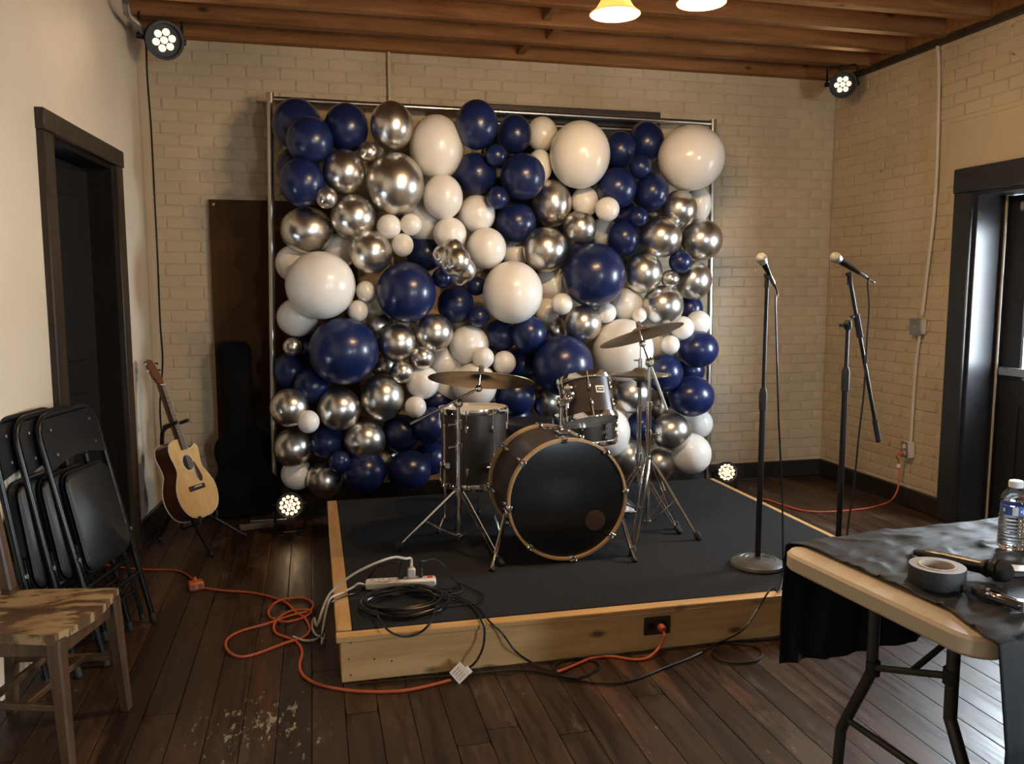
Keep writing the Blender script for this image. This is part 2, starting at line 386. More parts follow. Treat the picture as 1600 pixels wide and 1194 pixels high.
# back wall
wb = MB().box((1.3, YB+.105, 1.6), (6.4, .2, 3.5)).build('wall_back', M['mortar'], kind='structure')
bmesh_u = MB().box((0, 0, 0), (1, 1, 1), .045).mesh('brick', M['brick'])
BL, BH, BD = .205, .068, .06
def lay(wall, cells, orient, keep=300):
    """cells: (along, z, length) of brick centres; the bricks that show best become parts, the rest one joined part"""
    rows = []
    for (a, z, ln) in cells:
        j = rnd.uniform(-.0025, .0015)
        if orient == 'back': p = Vector((a, YB+BD/2+j, z)); rot = Matrix.Rotation(rnd.uniform(-.006, .006), 4, 'Y')
        else: p = Vector((XR+BD/2+j, a, z)); rot = Matrix.Rotation(R(90), 4, 'Z') @ Matrix.Rotation(rnd.uniform(-.006, .006), 4, 'Y')
        T = Matrix.Translation(p) @ rot @ Matrix.Diagonal((ln, BD, BH+rnd.uniform(-.002, .002), 1))
        u, v = proj(p); d = depth(p)
        vis = d > 0 and -20 < u < 1620 and -20 < v < 1214 and not (orient == 'back' and 440 < u < 1090 and 190 < v < 730)
        rows.append((0 if vis else 1, d, T))
    rows.sort(key=lambda r: (r[0], r[1]))
    for _, _, T in rows[:keep]: inst('brick', bmesh_u, wall, T)
    rest = MB()
    for _, _, T in rows[keep:]: rest.add([v.co for v in bmesh_u.vertices], [tuple(p.vertices) for p in bmesh_u.polygons], False, T)
    if rest.v: rest.build('brickwork', M['brick'], wall, kind='stuff')
def courses(a0, a1, skip=None, zmax=3.06):
    cells = []; z = .0375; k = 0
    while z < zmax:
        a = a0-(BL+.008)*(.5*(k % 2))+rnd.uniform(-.012, .012)
        while a < a1:
            lo, hi = max(a, a0), min(a+BL, a1)
            if hi-lo > .03 and not (skip and skip((lo+hi)/2, z, (hi-lo)/2)): cells.append(((lo+hi)/2, z, hi-lo))
            a += BL+.008
        z += .0752; k += 1
    return cells
lay(wb, courses(-1.02, XR), 'back')
# right wall with the entrance door opening
DY0, DY1, DZ = 3.43, 4.35, 2.08
Mx = Matrix(((0, 0, 1, XR+.005), (1, 0, 0, 0), (0, 1, 0, 0), (0, 0, 0, 1)))       # local (y, z, x)
wr = MB().prism([(-.60, 0), (DY0, 0), (DY0, DZ), (DY1, DZ), (DY1, 0), (YB+.1, 0), (YB+.1, 3.34), (-.60, 3.34)], 0, .27, Mx).build('wall_right', M['mortar'], kind='structure')
for q0, q1, z0, z1 in ((YF, -1.30, 0, 3.34), (-1.30, -.60, 0, .9), (-1.30, -.60, 2.3, 3.34)):
    MB().box((XR+.14, (q0+q1)/2, (z0+z1)/2), (.27, q1-q0, z1-z0)).build('wall_section', M['mortar'], wr)
def skip_r(a, z, h): return (a-h < DY1+.02 and a+h > DY0-.02 and z < DZ+.05) or (a+h > 3.1 and a-h < 4.60 and 2.1 < z < 2.52)
lay(wr, courses(1.5, YB, skip_r), 'right')
MB().box((XR+.003, 3.85, 2.33), (.01, 1.5, .4), .004).build('plaster_patch', M['brick'], wr)
# left wall, turned a little; local frame: a along the wall towards the camera, n into the room
ua = Vector((-.0609, -.9981, 0)); un = Vector((.9981, -.0609, 0))
ML = Matrix((ua, un, (0, 0, 1))).transposed().to_4x4(); ML.translation = Vector((-.985, YB, 0))
MLw = ML @ Matrix(((1, 0, 0, 0), (0, 0, 1, 0), (0, 1, 0, 0), (0, 0, 0, 1)))       # local (a, z, n)
wl = MB().prism([(-.1, 0), (.87, 0), (.87, 2.16), (1.79, 2.16), (1.79, 0), (8.6, 0), (8.6, 3.34), (-.1, 3.34)], -.14, 0, MLw).build('wall_left', M['plaster'], kind='structure')
# front wall behind the camera
wf = thing('wall_front', None, None, (1.3, YF, 0), kind='structure')
for (x0, x1, z0, z1) in ((-1.9, 2.55, 0, 3.34), (2.95, 4.3, 0, 3.34), (2.55, 2.95, 0, .66), (2.55, 2.95, 2.04, 3.34)):
    MB().box(((x0+x1)/2, YF-.06, (z0+z1)/2), (x1-x0, .12, z1-z0)).build('wall_section', M['front'], wf)
for i, WM in enumerate((Matrix.Translation((XR+.14, -.95, 1.6)) @ Matrix.Rotation(R(90), 4, 'Z'), Matrix.Translation((2.75, YF-.06, 1.35)) @ Matrix.Diagonal((.57, 1, .985, 1)))):  # both windows are added out of view to bring daylight onto the stage front
    win = thing('window_%d' % (i+1), None, None, WM.translation, kind='structure')
    for dx in (-.325, .325): MB(WM).box((dx, 0, 0), (.05, .08, 1.4)).build('mullion', M['blackpaint'], win)
    for dz in (-.675, .675): MB(WM).box((0, 0, dz), (.60, .08, .05)).build('rail', M['blackpaint'], win)
    for dx in (0,): MB(WM).box((dx, 0, 0), (.60, .006, 1.3)).build('pane', M['pane'], win)
# ceiling: deck, joists, blocking, wall plates
ceil = MB().box((1.3, 1.6, ZD+.05), (6.6, 8.8, .1)).build('ceiling', M['deck'], kind='structure')
k = 0
jy = []
yy = 5.79
joist_y = [5.782]+[5.398-.366*i for i in range(22)]
for y in joist_y:
    if y < YF: break
    xl = -.985+(y-YB)*.061-.05
    MB().box(((xl+XR)/2, y, (ZC+ZD)/2), (XR-xl, .075, ZD-ZC+.004), .006).build('joist', M['joist'], ceil)
def blocking(px, y0, y1, t=.055):
    p = Z(px[0], px[1], ZC+.01)
    MB().box((p.x, (y0+y1)/2, (ZC+ZD)/2+.012), (t, y1-y0, ZD-ZC-.02), .004).build('blocking', M['joist'], ceil)
blocking((806, 96), 5.436, 5.744); blocking((855, 69), 5.07, 5.36); blocking((850, 40), 4.704, 4.994); blocking((845, 5), 4.338, 4.628)
for y0, y1 in zip(joist_y[1:8], joist_y[:7]):
    MB().box((XR-.03, (y0+y1)/2, (ZC+ZD)/2+.002), (.05, y1-y0-.076, ZD-ZC-.008), .004).build('end_blocking', M['joist'], ceil)
MB().box((XR-.018, 2.4, ZC-.012), (.034, 6.8, .05), .006).build('trim_1', M['casing'], kind='structure')
# baseboards
MB().box((1.5, YB-.012, .065), (4.9, .024, .13), .006).build('baseboard_back', M['baseb'], kind='structure')
MB().box((XR-.012, (4.5+YB)/2-.012, .065), (.024, YB-4.5-.026, .13), .006).build('baseboard_right', M['baseb'], kind='structure')
MB(ML).box((.375, .012, .065), (.70, .024, .13), .006).build('baseboard_left', M['baseb'], kind='structure')
# dark doorway on the left wall
d1 = thing('door_1', None, None, ML @ Vector((1.33, 0, 0)), kind='structure')
MB(ML).box((.81, .012, 1.08), (.12, .035, 2.16), .005).build('casing', M['casing'], d1)
MB(ML).box((1.85, .012, 1.08), (.12, .035, 2.16), .005).build('casing', M['casing'], d1)
MB(ML).box((1.33, .016, 2.205), (1.17, .042, .09), .005).build('head_casing', M['casing'], d1)
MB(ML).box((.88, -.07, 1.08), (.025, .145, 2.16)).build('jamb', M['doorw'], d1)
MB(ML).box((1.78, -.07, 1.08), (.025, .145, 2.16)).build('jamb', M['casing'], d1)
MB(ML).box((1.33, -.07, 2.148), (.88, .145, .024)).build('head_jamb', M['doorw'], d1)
hinge = ML @ Matrix.Translation((.90, -.11, 0)) @ Matrix.Rotation(R(-14), 4, 'Z')
leaf = MB(hinge).box((.41, -.02, 1.07), (.82, .035, 2.1), .004).build('door_leaf', M['doorw'], d1)
for z0, z1 in ((.2, .95), (1.12, 1.98)):
    for a in (.24, .60):
        MB(hinge).box((a, .002, (z0+z1)/2), (.25, .012, z1-z0), .005).build('door_panel', M['doorw'], leaf)
MB(hinge).sphere((.76, .04, 1.0), .026, 14).build('door_knob', M['black'], leaf)
MB(hinge).box((.76, .004, 1.0), (.045, .012, .12), .004).build('lock_plate', M['black'], leaf)
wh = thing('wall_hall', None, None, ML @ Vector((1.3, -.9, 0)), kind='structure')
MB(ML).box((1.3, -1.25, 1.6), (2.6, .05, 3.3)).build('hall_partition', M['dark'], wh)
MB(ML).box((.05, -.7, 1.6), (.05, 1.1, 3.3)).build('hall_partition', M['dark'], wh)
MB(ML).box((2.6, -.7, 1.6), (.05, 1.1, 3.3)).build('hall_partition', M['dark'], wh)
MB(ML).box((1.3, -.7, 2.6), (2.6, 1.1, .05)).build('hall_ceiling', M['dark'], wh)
# entrance door on the right wall
d2 = thing('door_2', None, None, (XR, 3.89, 0), kind='structure')
MB().box((XR-.012, 4.425, 1.04), (.045, .15, 2.08), .006).build('casing', M['blackpaint'], d2)
MB().box((XR-.012, 3.355, 1.04), (.045, .15, 2.08), .006).build('casing', M['blackpaint'], d2)
MB().box((XR-.015, 3.89, 2.155), (.05, 1.23, .15), .006).build('head_casing', M['blackpaint'], d2)
MB().box((XR+.12, 4.34, 1.04), (.26, .03, 2.08), .004).build('jamb', M['blackpaint'], d2)
MB().box((XR+.12, 3.44, 1.04), (.26, .03, 2.08), .004).build('jamb', M['blackpaint'], d2)
MB().box((XR+.12, 3.89, 2.07), (.26, .88, .025)).build('head_jamb', M['blackpaint'], d2)
MB().box((XR+.195, 4.31, 1.04), (.045, .028, 2.06), .004).build('door_stop', M['blackpaint'], d2)
MB().box((XR+.172, 4.294, 1.04), (.008, .012, 2.04)).build('weather_strip', M['strip'], d2)
MB().box((XR+.13, 3.89, .008), (.28, .9, .016), .004).build('threshold', M['alu'], d2)
LX = XR+.235
leaf = MB().box((LX, 4.238, 1.035), (.045, .17, 2.04), .004).build('door_stile', M['blackpaint'], d2)
MB().box((LX, 3.52, 1.035), (.045, .13, 2.04), .004).build('door_stile', M['blackpaint'], d2)
MB().box((LX, 3.87, 1.967), (.045, .57, .184), .004).build('door_rail', M['blackpaint'], d2)
MB().box((LX, 3.87, .86), (.045, .57, .16), .004).build('door_rail', M['blackpaint'], d2)
MB().box((LX, 3.87, .145), (.045, .57, .26), .004).build('door_rail', M['blackpaint'], d2)
MB().box((LX, 3.87, .525), (.025, .57, .52)).build('door_panel', M['blackpaint'], d2)
MB().box((LX, 3.87, 1.41), (.006, .57, .94)).build('pane', M['pane'], d2)
for yq in (4.145, 3.595): MB().box((LX-.022, yq, 1.41), (.014, .02, .94)).build('glazing_bead', M['alu'], d2)
for zq in (.95, 1.87): MB().box((LX-.022, 3.87, zq), (.014, .57, .02)).build('glazing_bead', M['alu'], d2)
MB().box((LX-.06, 3.87, .985), (.035, .80, .055), .008).build('push_bar', M['alu'], d2)
MB().box((LX-.06, 4.05, 1.98), (.07, .24, .06), .01).build('door_closer', M['alu'], d2)
MB().tube([(LX-.08, 4.1, 2.02), (LX-.15, 3.95, 2.04), (LX-.08, 3.8, 2.05)], .009, 8).build('closer_arm', M['alu'], d2)
MB().box((9.3, 3.5, -.2), (10, 14, .1)).build('pavement', M['pavement'], kind='structure')
# ------------------------------------------------------------------ conduits, boxes on the walls
pts = [X(1462, 52, XR-.02), X(1467, 115, XR-.02), X(1462, 300, XR-.02), X(1447, 440, XR-.02), X(1441, 492, XR-.02)]
cp = MB().tube(catmull(pts, 6), .011, 10).build('conduit_pipe', M['conduit'], label='long painted conduit running down the right wall from the ceiling to the grey box', cat='pipe')
c1 = X(1437, 510, XR-.02)
bx = thing('junction_box', 'square grey metal junction box midway down the right wall', 'electrical box', c1)
MB().box((XR-.028, c1.y, c1.z), (.05, .105, .105), .01).build('box_body', M['conduit'], bx)
MB().box((XR-.056, c1.y, c1.z), (.006, .11, .11), .002).build('cover_plate', M['galv'], bx)
for dy in (-.022, 0, .022): MB().box((XR-.061, c1.y+dy, c1.z), (.006, .007, .012), .002).build('screw', M['alu'], bx)
pts = [Vector((XR-.02, c1.y-.005, c1.z-.06)), X(1431, 570, XR-.02), X(1426, 640, XR-.02), X(1423, 690, XR-.02)]
MB().tube(catmull(pts, 6), .011, 10).build('conduit_pipe', M['conduit'], label='short painted conduit between the grey box and the low outlet on the right wall', cat='pipe')
c2 = X(1421, 702, XR-.02)
ob = thing('outlet_box', 'low grey wall outlet with an orange plug in it on the right wall', 'outlet', c2)
MB().box((XR-.03, c2.y, c2.z), (.055, .075, .115), .008).build('box_body', M['conduit'], ob)
MB().box((XR-.060, c2.y, c2.z), (.006, .07, .11), .002).build('cover_plate', M['galv'], ob)
for dz in (.022, -.024):
    MB().rod((XR-.062, c2.y, c2.z+dz), (XR-.068, c2.y, c2.z+dz), .016, n=14).build('socket', M['cream'], ob)
p0 = Y(607, 62, YB-.02)
MB().tube([(p0.x, YB-.02, ZC+.03), (p0.x, YB-.02, 2.2), (p0.x+.01, YB-.02, 1.2)], .012, 10).build('conduit_pipe', M['conduit'], label='thin painted conduit on the brick wall above the chrome silver balloons', cat='pipe')
p1 = Y(196, 2, 5.0); p1b = Y(200, 22, 5.1); p2 = Y(216, 38, 5.25); p3 = Y(226, 56, 5.4)
MB().tube(catmull([p1, p1b, p2, p3], 6), .018, 10).build('flexible_conduit', M['galv'], label='grey flexible conduit in the ceiling corner above the left doorway', cat='pipe')
# brown plywood sheet and the board on the back wall
pa = Y(326, 311, 5.78)
pn = thing('plywood_panel', 'tall brown plywood sheet against the back wall behind the guitar case', 'panel', (pa.x+.45, 5.785, 0))
MB().box((pa.x+.47, 5.782, 1.037), (.94, .018, 2.07), .003).build('sheet', M['panel'], pn)
for q in ((.03, 2.04), (.03, .3), (.9, 2.04)): MB().rod((pa.x+q[0], 5.773, q[1]), (pa.x+q[0], 5.769, q[1]), .008, n=10).build('screw', M['alu'], pn)
bd = thing('wall_board', 'dark wood framed board hung on the bricks behind the top balloons', 'board', (1.83, 5.78, 1.6))
MB().box((1.83, 5.785, 2.17), (1.2, .02, .95)).build('board_surface', M['slate'], bd)
MB().box((1.83, 5.773, 2.70), (1.31, .045, .12), .006).build('frame_rail', M['frameb'], bd)
MB().box((1.83, 5.773, 1.655), (1.31, .045, .10), .006).build('frame_rail', M['frameb'], bd)
MB().box((1.215, 5.773, 2.17), (.08, .045, .93), .006).build('frame_stile', M['frameb'], bd)
MB().box((2.447, 5.773, 2.17), (.08, .045, .93), .006).build('frame_stile', M['frameb'], bd)
MB().box((1.83, 5.752, 2.628), (1.19, .008, .012)).build('frame_bead', M['galv'], bd)

# ================================================================== lamps
def pendant(px, yy, label):
    c = Y(px[0], px[1], yy)                                # centre of the shade rim
    t = thing('pendant_lamp', label, 'lamp', (c.x, c.y, ZD), 'bell shaded pendant lamps')
    prof = [(.028, .125), (.034, .122), (.04, .105), (.05, .075), (.062, .045), (.078, .02), (.098, .003), (.103, 0), (.100, -.003), (.093, .004), (.074, .022), (.058, .046), (.046, .075), (.036, .104), (.028, .118)]
    MB(Matrix.Translation(c)).lathe(prof, 40).build('lamp_shade', M['shade'], t)
    MB(Matrix.Translation(c)).lathe([(0, .19), (.02, .19), (.03, .17), (.032, .125), (.02, .1), (0, .1)], 20).build('socket', M['frameb'], t)
    MB().rod((c.x, c.y, c.z+.19), (c.x, c.y, ZD-.03), .007).build('stem', M['frameb'], t)
    MB(Matrix.Translation((c.x, c.y, ZD))).lathe([(0, -.045), (.03, -.04), (.06, -.012), (.062, 0), (0, 0)], 24).build('canopy', M['frameb'], t)
    MB().sphere((c.x, c.y, c.z+.035), .03, 18, (1, 1, 1.15)).build('bulb', M['bulb'], t)
    l = bpy.data.lights.new('pendant_glow', 'POINT'); l.energy = PEND_W; l.color = WARM; l.shadow_soft_size = .04
    o = bpy.data.objects.new('pendant_glow', l); COL.objects.link(o); o.parent = t; o.location = wmat(t).inverted() @ Vector((c.x, c.y, c.z-.02))
pendant((961, 22), 3.3, 'glowing bell shaped pendant lamp, the lower left of the two at the ceiling')
pendant((1096, 4), 3.3, 'glowing bell shaped pendant lamp, the higher right one cut by the top edge')
def par(c, r, look, label, n_rings, hang, watts, spread=70):
    """LED par can: body, yoke, ring of lenses"""
    c = Vector(c); look = Vector(look).normalized()
    t = thing('par_light', label, 'stage light', (c.x, c.y, 0 if not hang else ZC), 'warm LED par lights')
    F = frame(c, look, (1, 0, 0))
    L = r*1.75
    MB(F).lathe([(0, -L), (r*.55, -L), (r*.72, -L*.93), (r*.78, -L*.6), (r*.96, -L*.35), (r, 0), (r, .01), (r*.9, .012), (r*.87, -.012), (0, -.014)], 32).build('housing', M['black'], t)
    MB(F).lathe([(r*.9, .006), (r*1.03, .006), (r*1.03, .016), (r*.9, .016), (r*.9, .006)], 32).build('bezel', M['black'], t)
    spots = [(0, 0)]
    for k in range(1, n_rings+1):
        m = 6*k
        spots += [(k*r*(.44 if n_rings == 1 else .33)*math.cos(2*math.pi*i/m+.2), k*r*(.44 if n_rings == 1 else .33)*math.sin(2*math.pi*i/m+.2)) for i in range(m)]
    lr = r*(.19 if n_rings == 1 else .135)
    me = MB().lathe([(lr, -.004), (lr, .004), (lr*.75, .009), (0, .011)], 14).mesh('led_lens', M['lens'])
    for sx, sy in spots: inst('led_lens', me, t, F @ Matrix.Translation((sx, sy, -.008)))
    # yoke
    side = F.to_3x3() @ Vector((1, 0, 0)); side.z = 0; side.normalize()
    up = Vector((0, 0, 1 if hang else -1)); h = r*1.45
    back = look*(-L*.4); cc = c+back
    P = [cc+side*r*1.12, cc+side*r*1.12+up*h*.85, cc+side*r*.95+up*h, cc-side*r*.95+up*h, cc-side*r*1.12+up*h*.85, cc-side*r*1.12]
    if not hang:
        dz = c.z-.012
        P = [cc+side*r*1.12, cc+side*r*1.12+up*dz*.9, cc+side*r*.95+up*dz, cc-side*r*.95+up*dz, cc-side*r*1.12+up*dz*.9, cc-side*r*1.12]
    MB().tube(P, .008, 8).build('yoke', M['black'], t)
    for s_ in (-1, 1): MB().rod(cc+side*s_*r*.85, cc+side*s_*r*1.3, r*.16, n=14).build('yoke_knob', M['black'], t)
    if hang:
        MB().rod(cc+up*h, (cc.x, cc.y, ZC+.01), .012).build('hanger_bolt', M['alu'], t)
    else:
        for q in (-1, 1): MB().box(cc+up*(c.z-.010)+side*q*r*.8, (.05, r*1.9, .016), .004).build('foot', M['black'], t)
    l = bpy.data.lights.new('par_beam', 'SPOT'); l.energy = watts; l.color = (1, .70, .40); l.spot_size = R(spread); l.spot_blend = 1; l.shadow_soft_size = r*.7
    o = bpy.data.objects.new('par_beam', l); COL.objects.link(o); o.parent = t
    o.matrix_basis = wmat(t).inverted() @ frame(c+look*.03, -look)
    return t
cA = Y(257, 63, 5.34); par(cA, .105, (.35, -.85, -.30), 'black par light with seven lit lenses hung in the left ceiling corner', 1, True, PAR_W, 100)
cB = Y(1317, 132, 5.34); par(cB, .090, (-.45, -.85, -.25), 'black par light with seven lit lenses hung in the right ceiling corner', 1, True, PAR_W, 100)
cC = Y(453, 790, 5.1); par(cC, .078, (.06, -.97, .12), 'lit floor par light left of the stage beneath the balloons', 2, False, FPAR_W, 90)
cD = Y(1136, 738, 5.45); par(cD, .076, (-.2, -.96, .1), 'lit floor par light behind the right back corner of the stage', 2, False, FPAR_W, 90)
# hanging cable of the left par light
P = [Y(x_, y_, 5.55) for x_, y_ in ((222, 48), (228, 70), (230, 120), (236, 200), (241, 300), (246, 400), (250, 500), (254, 560))]
P += [Y(x_, y_, 5.55) for x_, y_ in ((252, 600), (250, 640), (254, 690), (262, 726), (270, 745))]
MB().tube(catmull(P, 5), .006, 6).build('hanging_cable', M['cordb'], label='thin black cable hanging down the left back corner from the par light', cat='cable')

# ================================================================== balloon wall
st = thing('backdrop_stand', 'tall silver pipe backdrop frame carrying the balloon wall', 'stand', (1.3, 5.6, 0))
FY = 5.62
aL, bL = Y(422, 146, FY), Y(428, 796, FY); aR, bR = Y(1114, 188, FY), Y(1105, 745, FY)
MB().rod((bL.x, FY, .012), aL, .021, n=16).build('pole', M['pipe'], st)
MB().rod((bR.x, FY, .012), aR, .021, n=16).build('pole', M['pipe'], st)
c0, c1_ = Y(428, 155, FY), Y(1110, 193, FY)
MB().rod(c0, c1_, .019, n=16).build('crossbar', M['pipe'], st)
for q, e in ((bL, -1), (bR, 1)):
    MB().box((q.x, FY, .006), (.28, .34, .012), .003).build('base_plate', M['steel'], st)
for q in (aL, aR):
    MB().rod(q-Vector((0, 0, .05)), q+Vector((0, 0, .004)), .026, n=16).build('pole_collar', M['pipe'], st)
# px centre, radii in px, colour, layer (0 back .. 3 front)
BALLOONS = [
(464,195,34,36,'N',0),(484,220,36,37,'N',2),(541,200,34,38,'N',1),(612,197,33,38,'S',2),(682,231,42,50,'W',1),(745,195,33,38,'N',2),(466,264,30,30,'N',0),
(472,285,35,38,'N',1),(538,269,33,35,'S',2),(575,237,15,15,'S',3),(617,288,46,49,'S',2),(510,309,17,17,'S',3),(480,360,41,36,'S',1),(552,339,35,35,'S',2),
(692,308,31,35,'W',2),(743,272,33,33,'N',1),(775,243,17,17,'N',3),(777,309,17,18,'N',3),(745,335,29,30,'W',1),(608,354,19,19,'W',3),(642,351,17,17,'W',3),
(629,383,17,18,'W',3),(664,346,30,30,'W',0),(703,366,26,26,'W',2),(760,388,31,32,'W',2),(579,394,34,34,'S',2),(532,391,24,24,'W',0),(460,412,26,26,'W',0),
(501,446,54,53,'W',3),(663,397,25,25,'N',0),(635,457,46,48,'N',3),(571,455,15,16,'W',2),(559,486,16,17,'W',2),(465,496,32,30,'W',1),
(537,549,54,53,'N',3),(712,476,29,29,'N',1),(691,434,16,16,'N',3),(744,447,15,15,'N',1),(748,495,16,16,'N',2),(621,536,30,30,'S',2),(678,520,30,30,'S',2),
(660,559,18,18,'S',3),(628,581,18,18,'S',3),(733,539,31,31,'W',1),(755,559,17,17,'W',3),(694,567,24,24,'W',0),(661,598,26,26,'W',2),(457,542,15,15,'S',1),
(480,542,18,18,'N',0),(454,579,24,26,'N',0),(487,603,28,28,'N',1),(452,637,30,30,'S',1),(530,639,34,34,'S',2),(598,621,34,37,'S',2),(649,636,17,17,'W',3),
(600,572,18,18,'S',0),(590,510,26,26,'S',0),(698,602,24,24,'W',0),(742,602,35,35,'W',2),(782,524,25,26,'N',1),(788,567,18,19,'W',2),(801,457,47,49,'W',3),
(852,390,35,35,'S',2),(928,430,49,50,'N',3),(878,475,17,17,'W',3),(854,485,19,19,'W',0),(911,506,29,29,'S',2),(947,489,16,16,'W',2),(979,475,26,26,'W',1),
(999,492,12,12,'W',2),(1005,426,30,32,'S',2),(1047,436,14,14,'S',3),(1063,409,18,18,'N',3),(1083,438,29,31,'S',1),(1036,478,32,32,'S',2),(1079,483,17,20,'N',0),
(1091,505,19,20,'W',1),(1066,513,18,19,'W',2),(1047,539,15,15,'W',3),(1091,546,32,29,'N',2),(1028,535,24,26,'W',0),(973,547,48,49,'W',2),(879,571,48,48,'N',3),
(826,522,28,29,'N',1),(867,516,17,19,'S',0),(1037,583,30,30,'N',2),(1079,579,20,20,'N',0),(1080,619,36,32,'N',2),(988,617,30,29,'S',2),(1028,634,18,26,'S',0),
(805,618,32,32,'N',1),(814,568,24,24,'N',0),(857,628,24,26,'S',0),(804,210,27,30,'N',1),(817,276,35,36,'N',2),(806,349,32,33,'N',1),(847,210,22,24,'W',0),
(843,260,20,26,'W',1),(906,242,47,52,'W',3),(968,234,25,29,'N',1),(1009,223,25,29,'N',0),(1001,261,17,18,'N',3),(1080,247,52,50,'W',2),(964,294,31,32,'N',2),
(1019,300,26,29,'N',2),(862,318,31,37,'S',1),(914,315,22,24,'W',1),(949,327,19,19,'W',3),(906,356,26,27,'S',2),(943,362,19,20,'W',0),(974,335,22,22,'N',0),
(998,339,15,16,'N',3),(975,372,26,28,'N',1),(1061,327,28,29,'S',2),(1091,320,17,25,'W',0),(1033,371,32,32,'S',2),(1096,375,33,32,'S',1),(1023,335,16,16,'S',0),
(805,396,20,20,'W',0),(861,443,24,24,'W',0),(1016,511,16,16,'W',0),(482,659,17,18,'W',3),(458,700,30,31,'S',1),(511,691,27,27,'N',1),(570,688,32,32,'S',2),
(531,721,17,17,'N',3),(508,750,28,29,'S',1),(570,752,34,33,'N',2),(464,741,22,22,'W',0),(600,717,22,24,'S',0),(626,677,29,30,'N',1),(640,748,34,31,'N',2),
(672,665,27,30,'N',1),(672,716,24,24,'N',0),(682,625,24,22,'N',0),(736,752,18,18,'W',1),(758,752,14,14,'W',0),(949,675,35,40,'W',2),(1002,666,23,24,'N',1),
(983,722,25,30,'S',1),(1049,675,31,30,'S',2),(1030,725,25,27,'S',1),(1080,715,31,32,'W',2),(1091,662,20,21,'W',0),(1050,640,15,18,'W',0),(955,722,22,22,'N',0),
(590,470,24,24,'W',0),(800,655,28,28,'N',0),(735,405,24,24,'W',0),(640,520,22,22,'W',0),(740,660,30,30,'N',0),(740,710,26,26,'N',0),(890,650,28,28,'N',0),(905,600,24,24,'S',0),(720,580,22,22,'W',0),(1050,545,22,22,'W',0),(845,545,22,22,'N',0),(880,640,26,26,'S',0),
]
def balloon_mesh(m):
    prof = [(0, -1.0)]
    n = 26
    for i in range(1, n):
        th = math.pi*i/n; r = math.sin(th); z = -math.cos(th)
        if z > .2: r *= 1-.10*((z-.2)/.8)**2; z = z+.08*((z-.2)/.8)**2
        prof.append((max(r, .045), z))
    prof += [(.035, 1.10), (.06, 1.13), (.075, 1.17), (.05, 1.18), (0, 1.17)]
    return MB(Matrix.Rotation(R(-90), 4, 'X')).lathe(prof, 40).mesh('balloon', m, 70)
BM = {'N': balloon_mesh(M['navy']), 'W': balloon_mesh(M['white']), 'S': balloon_mesh(M['silver'])}
LANDMARK = {(501,446): 'the big white balloon near the left pole', (537,549): 'the big navy balloon at lower left', (635,457): 'the big navy balloon left of centre',
 (617,288): 'the biggest chrome silver balloon', (682,231): 'the tall white balloon under the top bar', (801,457): 'the big white balloon in the centre',
 (928,430): 'the big navy balloon right of centre', (906,242): 'the big white balloon at top centre right', (1080,247): 'the huge white top right balloon',
 (973,547): 'the big white balloon behind the tilted cymbal', (879,571): 'the big navy balloon behind the small tom'}
OWN = {(501,446): 'big round white balloon bulging out near the left pole of the frame', (537,549): 'big round navy balloon at lower left, below the big white one',
 (635,457): 'big round navy balloon left of the centre of the balloon wall', (617,288): 'largest chrome silver balloon, in the upper left of the balloon wall',
 (682,231): 'tall egg shaped white balloon under the top bar, right of a silver one', (801,457): 'big round white balloon in the very centre of the wall',
 (928,430): 'big round navy balloon right of the centre of the balloon wall', (906,242): 'big round white balloon under the dark board, second largest white at top',
 (1080,247): 'huge white balloon filling the top right corner at the right pole', (973,547): 'big white balloon directly behind the tilted right cymbal',
 (879,571): 'big navy balloon directly behind and above the small tom drum'}
placed = []; used = {}
CN = {'N': 'navy', 'W': 'white', 'S': 'silver'}
order = sorted(range(len(BALLOONS)), key=lambda i: BALLOONS[i][5])
BASEY = {0: 5.47, 1: 5.37, 2: 5.27, 3: 5.22}
bl_info = []
for i in order:
    cx, cy, rx, ry, c, ly = BALLOONS[i]
    if ly == 0: rx *= 1.12; ry *= 1.12
    y = BASEY[ly]
    for it in range(3):
        p = Y(cx, cy, y); r = (rx+ry)/2*depth(p)/FPX
        ny = BASEY[ly]
        for q, rq in placed:
            d2 = (p.x-q.x)**2+(p.z-q.z)**2; s_ = .88*(r+rq)
            if d2 < s_*s_:
                lim = q.y-math.sqrt(s_*s_-d2)
                if ly > 0: ny = min(ny, lim)
        y = max(ny, 4.86 if ly == 3 else 4.98 if ly == 2 else 5.12 if ly == 1 else 5.40)
    p = Y(cx, cy, y); sc = depth(p)/FPX
    if p.z-ry*sc < .205 and p.y < 5.30: p.z = .205+ry*sc*.97
    placed.append((p, (rx+ry)/2*sc))
    bl_info.append((i, p, rx*sc, ry*sc, c, ly))
HOURS = ['twelve', 'one', 'two', 'three', 'four', 'five', 'six', 'seven', 'eight', 'nine', 'ten', 'eleven']
def blabel(cx, cy, r, c, ly):
    if (cx, cy) in OWN: return OWN[(cx, cy)]
    size = 'small' if r < 20 else 'medium' if r < 29 else 'large'
    hid = ' half hidden' if ly == 0 else ''
    for (lx, lyy), nm in sorted(LANDMARK.items(), key=lambda e: (e[0][0]-cx)**2+(e[0][1]-cy)**2):
        dd = math.hypot(lx-cx, lyy-cy)
        hr = HOURS[round(math.degrees(math.atan2(cx-lx, lyy-cy))/30) % 12]
        near = 'touching' if dd < r+58 else 'near' if dd < r+100 else 'away from'
        nm2 = nm.replace(' balloon', '') if hid else nm
        lab = '%s%s %s balloon at %s o\'clock %s %s' % (size, hid, CN[c], hr, near, nm2)
        if lab not in used and len(lab.split()) <= 16: used[lab] = 1; return lab
    return lab+' too'
